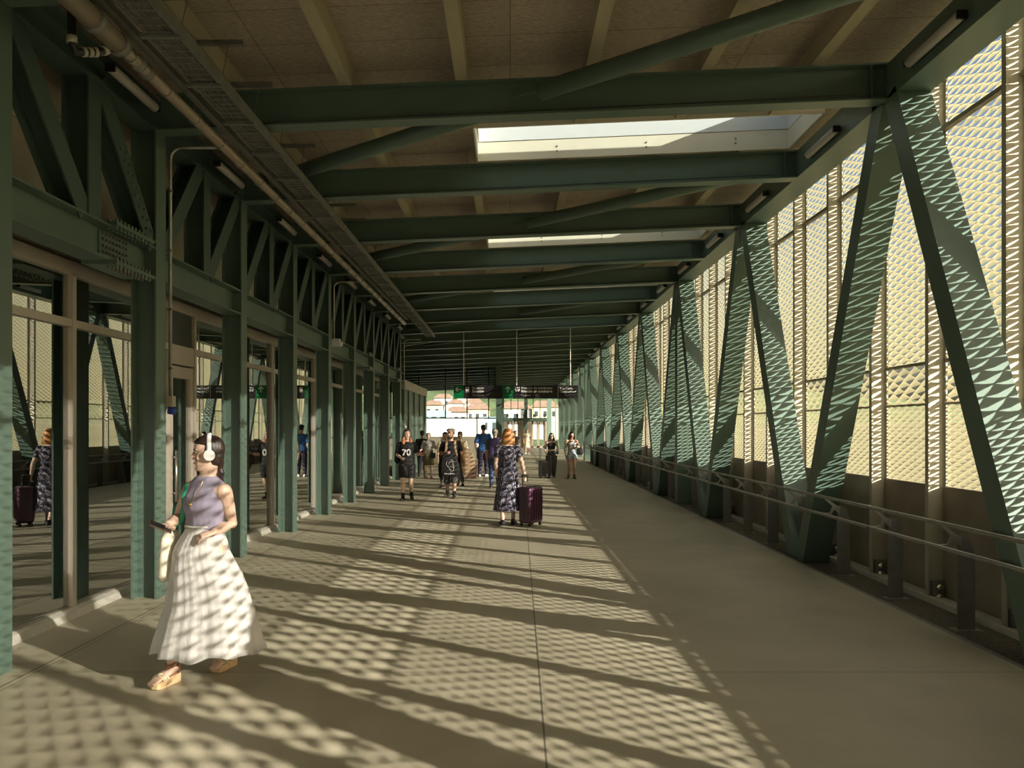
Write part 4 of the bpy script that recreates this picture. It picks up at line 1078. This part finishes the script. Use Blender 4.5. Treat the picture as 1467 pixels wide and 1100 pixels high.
# man with flat cap
m1, h2, c2, R2, s2, _ = make_person('bearded man in a brown flat cap with backpack straps and black T-shirt', loc(646, 19.2), 0, 1.64,
    dict(WALK2, ela=(-.150, .02, .64), wra=(-.060, -.10, .66), elb=(.150, .03, .64), wrb=(.200, -.02, .52), curla=.9, curlb=.8), False, 'skin_tan',
    top=('blackcloth', .38, .50, .020), bottom=('shorts', 'darkgrey', .215, .02), hair=('hair_dark', 'short'), shoes=('darkgrey', 'socks'), head=(-.5, 0))
q = MB(); q.ell(c2+R2 @ V((0, .005, .085))*s2, (.102, .122, .052), 18, 8, R2); q.tube([c2+R2 @ V((0, -.06, .075))*s2, c2+R2 @ V((0, -.12, .062))*s2, c2+R2 @ V((0, -.145, .058))*s2], [(.07, .012), (.065, .010), (.03, .006)], 14, tuple(R2 @ V((1, 0, 0)))); q.build('flat_cap', 'taupe', m1, True)
MB().tube([c2+R2 @ V((x, y, z))*s2 for x, y, z in ((-.066, -.01, -.04), (-.05, -.055, -.085), (0, -.082, -.108), (.05, -.055, -.085), (.066, -.01, -.04))], [.010, .016, .018, .016, .010], 10).build('beard', 'hair_dark', m1, True)
b = thing('backpack', 'large brown and black backpack worn by the man in the flat cap', 'backpack', m1.location)
MB().tube([(-.02, .24, .62), (-.02, .26, .70), (-.03, .27, 1.0), (-.02, .25, 1.28), (-.02, .22, 1.36)], [(.18, .08), (.26, .14), (.29, .15), (.22, .12), (.10, .06)], 18, (1, 0, 0)).build('pack', 'brown', b, True)
for s_ in (-1, 1): MB().tube([(s_*.10, .12, 1.33), (s_*.105, .02, 1.375), (s_*.10, -.09, 1.32), (s_*.105, -.135, 1.18), (s_*.14, -.07, 1.02), (s_*.16, .10, .95)], [(.028, .008)]*6, 8, (1, 0, 0)).build('strap', 'tanbag', b, True)
b = thing('garment_bag', 'black cloth bag with white line drawing held by the man in the flat cap', 'bag', m1.location)
q = MB(); rr_ = []
for z, w_, y_, d_ in ((1.07, .12, -.20, .02), (1.0, .17, -.21, .035), (.80, .215, -.215, .04), (.60, .21, -.215, .04), (.52, .19, -.21, .03)):
    rr_.append([V((-.015+w_*math.cos(a), y_+d_*math.sin(a), z)) for a in [2*PI*j/28 for j in range(28)]])
q.loft(rr_); q.build('bag', 'blackcloth', b, True)
q = MB()
def arcp(cx, cz, r, a0, a1, n=10, sq=1): return [V((cx+r*math.cos(a), -.258, cz+r*sq*math.sin(a))) for a in [a0+(a1-a0)*i/n for i in range(n+1)]]
q.tube(arcp(.0, .83, .09, .4, PI*1.35), .005, 5); q.tube(arcp(.02, .82, .05, -1, PI*1.1), .005, 5); q.tube(arcp(.03, .70, .055, -PI/2, PI*.9), .005, 5)
q.tube([V((-.06, -.258, .78)), V((-.03, -.258, .72)), V((.02, -.258, .66)), V((.01, -.258, .61))], .005, 5); q.tube([V((.06, -.258, .84)), V((.09, -.258, .76)), V((.08, -.258, .66))], .005, 5)
for i in range(9): q.box(-.13+i*.027, -.13+i*.027+.016, -.260, -.254, .575, .600)
q.build('print', 'whitecloth', b)
q = MB(); q.tube([(-.21, -.10, .95), (-.24, -.08, .75), (-.235, -.08, .52), (-.20, -.08, .42)], [(.04, .03), (.06, .035), (.05, .03), (.025, .02)], 12, (1, 0, 0)); q.build('jacket_sleeve', 'blackcloth', b, True)
q = MB(); q.tube([(.16, -.08, .80), (.19, -.07, .62), (.19, -.07, .46), (.16, -.07, .30)], [(.05, .03), (.06, .035), (.05, .03), (.035, .02)], 12, (1, 0, 0)); q.build('jacket_sleeve', 'blackcloth', b, True)
b = thing('carrier_bag', 'large tan and dark brown bag beside the man in the flat cap', 'bag', m1.location)
q = MB(); q.loft([[V((x, y, z)) for x, y in ((xa_, .02), (xb_, .02), (xb_, .20), (xa_, .20))] for z, xa_, xb_ in ((.46, .34, .60), (.50, .30, .62), (.80, .24, .58), (1.12, .20, .48), (1.22, .20, .30))]); q.build('bag', 'tanbag', b)
q = MB(); q.loft([[V((x, y, z)) for x, y in ((xa_, .01), (xb_, .01), (xb_, .21), (xa_, .21))] for z, xa_, xb_ in ((.45, .32, .61), (.62, .46, .625), (.78, .60, .62))]); q.build('corner_patch', 'brown', b)
tube_obj([V((.26, .1, 1.10)), V((.22, .06, 1.28)), V((.15, .0, 1.36))], .012, 'strap', 'brown', b)
# pair behind him
make_person('person in beige half hidden behind the flat-cap man, at the left', loc(638, 22.6), 0, 1.54, WALK, True, 'skin_tan', top=('beigecloth', .4, .5), bottom=('trousers', 'darkgrey', .06), hair=('hair_dark', 'short'), shoes=('black', None), head=(.5, 0))
make_person('woman in beige half hidden behind the flat-cap man, at the right', loc(659, 23.2), 0, 1.55, dict(WALK2, ela=(-.13, -.01, .66), wra=(-.045, -.10, .78), curla=1.0, hda=(.2, -.2, 1)), True, 'skin', top=('beigecloth', .4, .5), bottom=('trousers', 'darkgrey', .06), hair=('hair_dark', 'bun'), shoes=('black', None), head=(-.2, 0))
# man in black far left
make_person('man in black seen from behind beside the green wall', loc(605, 27.2), PI, 1.555, WALK, False, 'skin_tan', top=('blackcloth', .42, .5, .016), bottom=('trousers', 'blackcloth', .06), hair=('hair_dark', 'short'), shoes=('black', None), face=False, voxel=.014)
# woman with olive skirt
p5, h5, *_r = make_person('short grey-haired woman in a pale top and olive skirt looking at a phone', loc(614, 26.4), 0, 1.49, dict(ela=(-.15, .02, .64), wra=(-.17, -.07, .62), elb=(.15, .02, .65), wrb=(.20, -.10, .70), curlb=.9), True, 'skin',
    top=('greycloth', .42, .56, .03), bottom=('skirt', 'khaki', .29, .10, .125, .03), hair=('hair_grey', 'short'), shoes=('tanleather', None), voxel=.013)
b = thing('crossbody_bag', 'small black crossbody bag on the woman in the olive skirt', 'bag', p5.location)
q = MB(); q.box(.09, .24, -.15, -.06, .66, .84); bb = q.build('bag', 'blackcloth', b); md = bb.modifiers.new('bev', 'BEVEL'); md.width = .02; md.segments = 3
MB().tube([(.15, -.12, .82), (.0, -.17, 1.02), (-.09, -.10, 1.22), (-.08, .02, 1.27)], [(.008, .004)]*4, 8).build('strap', 'blackcloth', b, True)
# blue shirt man
make_person('man in a bright blue patterned shirt and dark trousers seen from behind', loc(692.5, 27.2), PI, 1.76, dict(ana=(-.06, -.02, .048), anb=(.075, .02, .048), ela=(-.145, .03, .635), elb=(.145, .03, .635)), False, 'skin_tan',
    top=('blueshirt', .46, .49, .022), bottom=('trousers', 'navy', .05, .014), hair=('hair_dark', 'short'), shoes=('white', None), face=False, voxel=.013)
# grey man with backpack
m7, h7, *_r = make_person('grey-haired man with a purple backpack walking away behind the woman in the dark dress', loc(709, 22.2), PI, 1.63, WALK, False, 'skin_tan', top=('camo', .45, .49, .02), bottom=('trousers', 'jeans', .05, .012), hair=('hair_grey', 'short'), shoes=('brown', None), face=False, voxel=.013)
b = thing('backpack', 'purple backpack on the grey-haired man', 'backpack', m7.location)
MB().tube([(.0, -.20, .86), (0, -.22, .92), (0, -.24, 1.12), (0, -.20, 1.32), (0, -.17, 1.38)], [(.12, .05), (.16, .09), (.16, .10), (.13, .07), (.06, .03)], 16, (1, 0, 0)).build('pack', 'purplepack', b, True)
for s_ in (-1, 1): MB().tube([(s_*.09, -.12, 1.34), (s_*.10, .0, 1.39), (s_*.10, .11, 1.30), (s_*.12, .10, 1.05)], [(.022, .007)]*4, 8, (1, 0, 0)).build('strap', 'purplepack', b, True)
# suitcase woman
p8, h8, *_r = make_person('woman with orange-blonde bob in a dark checked midi dress, walking away with a suitcase', loc(728, 13.85), PI, 1.66,
    dict(WALK, sha=(-.098, .004, .798), ela=(-.145, .04, .640), wra=(-.172, .03, .515), elb=(.128, .0, .640), wrb=(.112, -.03, .505), curla=.9, curlb=.6), True, 'skin',
    top=('dress', .30, .52, .020), bottom=('skirt', 'dress', .155, .098, .150, .05, .60), hair=('hair_orange', 'bob'), shoes=('black', None), face=False, voxel=.009)
for s in 'ab':
    an = h8['an'+s]; MB().tube([an+V((.030*math.cos(a), .030*math.sin(a), .012)) for a in [2*PI*i/12 for i in range(13)]], .006, 6).build('ankle_strap', 'black', p8, True)
def suitcase(label, u, Y, w_, d_, h_, rz, m_, hz_, ribs, group=None):
    t = thing('suitcase', label, 'suitcase', loc(u, Y), rz)
    z0_ = .055
    q = MB(); q.box(-w_/2, w_/2, -d_/2, d_/2, z0_, z0_+h_); sh_ = q.build('shell', m_, t); md = sh_.modifiers.new('bev', 'BEVEL'); md.width = .045; md.segments = 5
    q = MB()
    for i in range(ribs):
        x = -w_/2+.06+(w_-.12)*i/(ribs-1)
        for y_ in (-d_/2-.004, d_/2+.004): q.tube([(x, y_, z0_+.06), (x, y_, z0_+.10), (x, y_, z0_+h_-.10), (x, y_, z0_+h_-.06)], [.004, .011, .011, .004], 8)
    q.build('rib', m_, sh_, True)
    q = MB(); q.box(-w_/2-.003, w_/2+.003, -.010, .010, z0_+.05, z0_+h_-.05); q.box(-w_/2+.05, w_/2-.05, -.010, .010, z0_-.003, z0_+h_+.003); q.build('zip', 'black', t)
    for sx in (-1, 1):
        for sy in (-1, 1):
            q = MB(); x, y_ = sx*(w_/2-.05), sy*(d_/2-.04); q.cyl((x-.012, y_, .028), (x+.012, y_, .028), .028, 14); q.box(x-.014, x+.014, y_-.014, y_+.014, .03, .07); q.build('wheel', 'black', t)
    q = MB()
    for sy in (-1, 1): q.cyl((-w_/2+.035, sy*.055, z0_+h_-.03), (-w_/2+.035, sy*.055, hz_), .008, 8)
    q.tube([(-w_/2+.035, -.07, hz_), (-w_/2+.035, -.03, hz_+.012), (-w_/2+.035, .03, hz_+.012), (-w_/2+.035, .07, hz_)], .014, 10); q.build('pull_handle', 'darkgrey', t, True)
    q = MB(); q.tube([(w_/2, 0, z0_+h_*.42), (w_/2+.02, 0, z0_+h_*.45), (w_/2+.02, 0, z0_+h_*.58), (w_/2, 0, z0_+h_*.61)], .009, 8); q.build('side_handle', 'black', t, True)
    return t
suitcase('dark purple hard-shell suitcase pulled by the woman in the checked dress', 760.5, 13.78, .40, .25, .62, .9, 'purplecase', .86, 5)
# far figures
make_person('woman in a black top almost hidden behind the orange-blonde hair', loc(738.5, 38), 0, 1.5, WALK, True, 'skin', top=('blackcloth', .2, .5), bottom=('trousers', 'darkgrey', .06), hair=('hair_dark', 'bun'), shoes=('black', None), voxel=.016)
p10, *_r = make_person('distant woman in a cream striped dress walking towards the camera', loc(755, 50), 0, 1.54, WALK, True, 'skin_tan', top=('stripedress', .2, .5, .02), bottom=('skirt', 'stripedress', .25, .10, .13, .04), hair=('hair_dark', 'bun'), shoes=('white', None), voxel=.016)
p11, *_r = make_person('woman in a black crop top and grey wide trousers pulling a grey suitcase', loc(790, 26.6), 0, 1.48, dict(WALK, ela=(-.14, .03, .64), wra=(-.125, -.03, .56), elb=(.15, .02, .65), wrb=(.10, -.10, .60), curla=.9), True, 'skin',
    top=('blackcloth', 0, .64, .012, .80), bottom=('trousers', 'darkgrey', .05, .03), hair=('hair_dark', 'long', .14), shoes=('black', None), voxel=.013)
suitcase('small grey ribbed suitcase beside the woman in the black crop top', 778.5, 26.5, .30, .22, .52, .35, 'greycase', .95, 6)
p12, *_r = make_person('woman with long black hair in a pale top and denim shorts, rightmost walker', loc(819, 26.2), 0, 1.53, dict(WALK2, ela=(-.135, .02, .64), elb=(.160, .02, .66), wrb=(.130, -.10, .68), curlb=.8), True, 'skin_tan',
    top=('greycloth', 0, .58, .012, .81), bottom=('shorts', 'denim', .41, .02), hair=('hair_dark', 'long', .30), shoes=('brown', 'boot'), head=(.0, .25), voxel=.013)
b = thing('handbag', 'black handbag on the arm of the woman in denim shorts', 'bag', p12.location)
MB().tube([(.27, -.04, .78), (.27, -.04, .84), (.26, -.04, .98), (.25, -.04, 1.03)], [(.07, .04), (.11, .06), (.09, .05), (.03, .02)], 16, (1, 0, 0)).build('bag', 'blackcloth', b, True)
MB().tube([(.22, -.04, 1.0), (.21, -.05, 1.12), (.25, -.05, 1.14), (.30, -.04, 1.0)], .008, 8).build('strap', 'blackcloth', b, True)
# small crossbody strap etc. for depth of detail on the woman with the grey suitcase
t = thing('shoulder_bag', 'small teal bag at the hip of the woman in the black crop top', 'bag', p11.location)
MB().tube([(.20, .04, .78), (.20, .04, .82), (.20, .04, .96)], [(.03, .05), (.05, .06), (.04, .05)], 12, (1, 0, 0)).build('bag', mat('teal cloth', (.05, .22, .22), .7), t, True)
# ------------------------------------------------------------------ outside
M['land'] = mat('dry grass land', (.23, .20, .10), .95, noise=.45, nscale=.15)
M['hill'] = mat('wooded hillside', (.10, .14, .05), .95, noise=.5, nscale=.12)
M['roof'] = mat('terracotta roof', (.36, .22, .16), .9, noise=.25, nscale=1.5)  # terracotta muted, distance haze is put into the colour
M['wwall'] = mat('white rendered wall', (.75, .74, .70), .8)
M['cwall'] = mat('cream rendered wall', (.55, .48, .36), .8)
M['tealroof'] = mat('blue grey sheet facade', (.28, .40, .42), .6, noise=.15, nscale=1)
M['winglass'] = mat('dark window', (.06, .07, .08), .2)
g = MB(); g.box(-400, 400, -300, 420, -6.3, -6.0); struct(g.build('ground', 'land'))
bm = bmesh.new()
def hz(x, y):
    return -6.5 + 27*math.exp(-((y-330)/105)**2)*(.8+.2*math.sin(x*.017+1)) + 1.2*math.sin(x*.05)*math.sin(y*.04)
G = [[bm.verts.new((x, y, hz(x, y))) for x in range(-200, 201, 10)] for y in range(90, 401, 10)]
for a_, b_ in zip(G, G[1:]):
    for i in range(len(a_)-1): bm.faces.new((a_[i], a_[i+1], b_[i+1], b_[i]))
me = bpy.data.meshes.new('hill'); bm.to_mesh(me); bm.free(); me.materials.append(M['hill']); o = bpy.data.objects.new('hillside', me); C.objects.link(o); struct(o)
o.data.materials[0] = M['hill']
# rising land to the right of the bridge, seen through the screen
bm = bmesh.new()
def hr(x, y): return -6.5 + 9.5*(1/(1+math.exp(-(x-45)/9)))*(.85+.15*math.sin(y*.06))
G = [[bm.verts.new((x, y, hr(x, y))) for x in range(14, 141, 7)] for y in range(-60, 221, 10)]
for a_, b_ in zip(G, G[1:]):
    for i in range(len(a_)-1): bm.faces.new((a_[i], a_[i+1], b_[i+1], b_[i]))
me = bpy.data.meshes.new('bank'); bm.to_mesh(me); bm.free(); me.materials.append(M['land']); o = bpy.data.objects.new('grass_bank', me); C.objects.link(o); struct(o)
def house(Y, u0, u1, v0, v1, wall, roof, lab, nwin, hip=True, depth=9):
    a, b = at(u0, v0, Y), at(u1, v1, Y); base = min(-1.0, b.z-3); cx = (a.x+b.x)/2; hw = (b.x-a.x)/2; zt = a.z
    t = thing('house', lab, 'building', (cx, Y, base))
    zr = (zt-base); rh = zr if not roof else zr*1.0
    MB().box(-hw, hw, 0, depth, 0, zr).build('wall', wall, t)
    if roof:
        rr = .18*min(2*hw, depth)+.5; k = .35 if hip else 0
        q = MB(); e_ = .4
        q.bm.verts.ensure_lookup_table()
        vs = [q.bm.verts.new(p) for p in ((-hw-e_, -e_, zr), (hw+e_, -e_, zr), (hw+e_, depth+e_, zr), (-hw-e_, depth+e_, zr), (-hw*(1-k)-0, depth/2, zr+rr), (hw*(1-k), depth/2, zr+rr))]
        for f_ in ((0, 1, 5, 4), (2, 3, 4, 5), (1, 2, 5), (3, 0, 4), (0, 3, 2, 1)): q.bm.faces.new([vs[i] for i in f_])
        q.build('roof', roof, t)
    for i in range(nwin):
        x = -hw+(i+.5)*2*hw/nwin
        MB().box(x-.35, x+.35, -.04, .02, zr-2.0, zr-.9).build('window', 'winglass', t)
house(100, 600, 690, 599, 640, 'wwall', None, 'big plain white building behind the parapet at the far end', 0, depth=14)
house(118, 604, 640, 588, 600, 'tealroof', None, 'blue-grey building above the left end of the white one', 3)
house(125, 688, 716, 597, 620, 'tealroof', None, 'pale blue-grey building right of the big white one', 2)
house(150, 640, 668, 590, 600, 'wwall', 'roof', 'white house with terracotta roof in the middle of the far view', 3)
house(160, 668, 700, 586, 598, 'cwall', 'roof', 'cream house with terracotta roof behind the right of the white building', 3)
house(185, 608, 632, 580, 592, 'cwall', 'roof', 'cream house with terracotta roof, left end of the upper row', 2)
house(190, 642, 662, 578, 590, 'wwall', 'roof', 'white house with terracotta roof, middle of the upper row', 3)
house(195, 668, 690, 577, 588, 'wwall', 'roof', 'white house with terracotta roof, right end of the upper row', 3)
house(230, 622, 646, 570, 582, 'wwall', 'roof', 'small white house high on the far hillside, left one', 2)
house(235, 655, 676, 569, 580, 'cwall', 'roof', 'small cream house high on the far hillside, right one', 2)
house(140, 718, 760, 585, 610, 'wwall', 'roof', 'white house seen through the glass above the far doors', 3)
house(170, 762, 800, 583, 605, 'cwall', 'roof', 'cream house seen through the glass right of the far doors', 3)

# ------------------------------------------------------------------ light and camera
sd = V((-1, .68, -.375)).normalized()
L = bpy.data.lights.new('sun', 'SUN'); L.energy = 19; L.angle = math.radians(.5); L.color = (1.0, .93, .80)
lo = bpy.data.objects.new('sun', L); C.objects.link(lo); lo.rotation_euler = sd.to_track_quat('-Z', 'Y').to_euler(); lo.location = (30, -20, 20)
w = bpy.data.worlds.new('sky'); bpy.context.scene.world = w; w.use_nodes = True; nt = w.node_tree
sk = nt.nodes.new('ShaderNodeTexSky'); sk.sky_type = 'NISHITA'; sk.sun_disc = False; sk.sun_elevation = math.radians(18); sk.sun_rotation = math.atan2(1, -.68)
sk.air_density = 1.0; sk.dust_density = 5.0; sk.ozone_density = 1.0
bg = nt.nodes['Background']; nt.links.new(sk.outputs[0], bg.inputs[0]); bg.inputs[1].default_value = .20
cam = bpy.data.cameras.new('camera'); co = bpy.data.objects.new('camera', cam); C.objects.link(co)
co.location = (0, 0, HC); co.rotation_euler = (PI/2, 0, 0); cam.sensor_width = 36; cam.lens = 36*F/1467
cam.shift_x = (733.5-U0)/1467; cam.shift_y = (V0-550)/1467; cam.clip_start = .05; cam.clip_end = 1500
s = bpy.context.scene; s.camera = co
s.view_settings.view_transform = 'Standard'; s.view_settings.look = 'None'; s.view_settings.gamma = 1; s.view_settings.exposure = 0.0
s.view_settings.use_curve_mapping = False
s.cycles.max_bounces = 8; s.cycles.transparent_max_bounces = 16; s.cycles.diffuse_bounces = 5
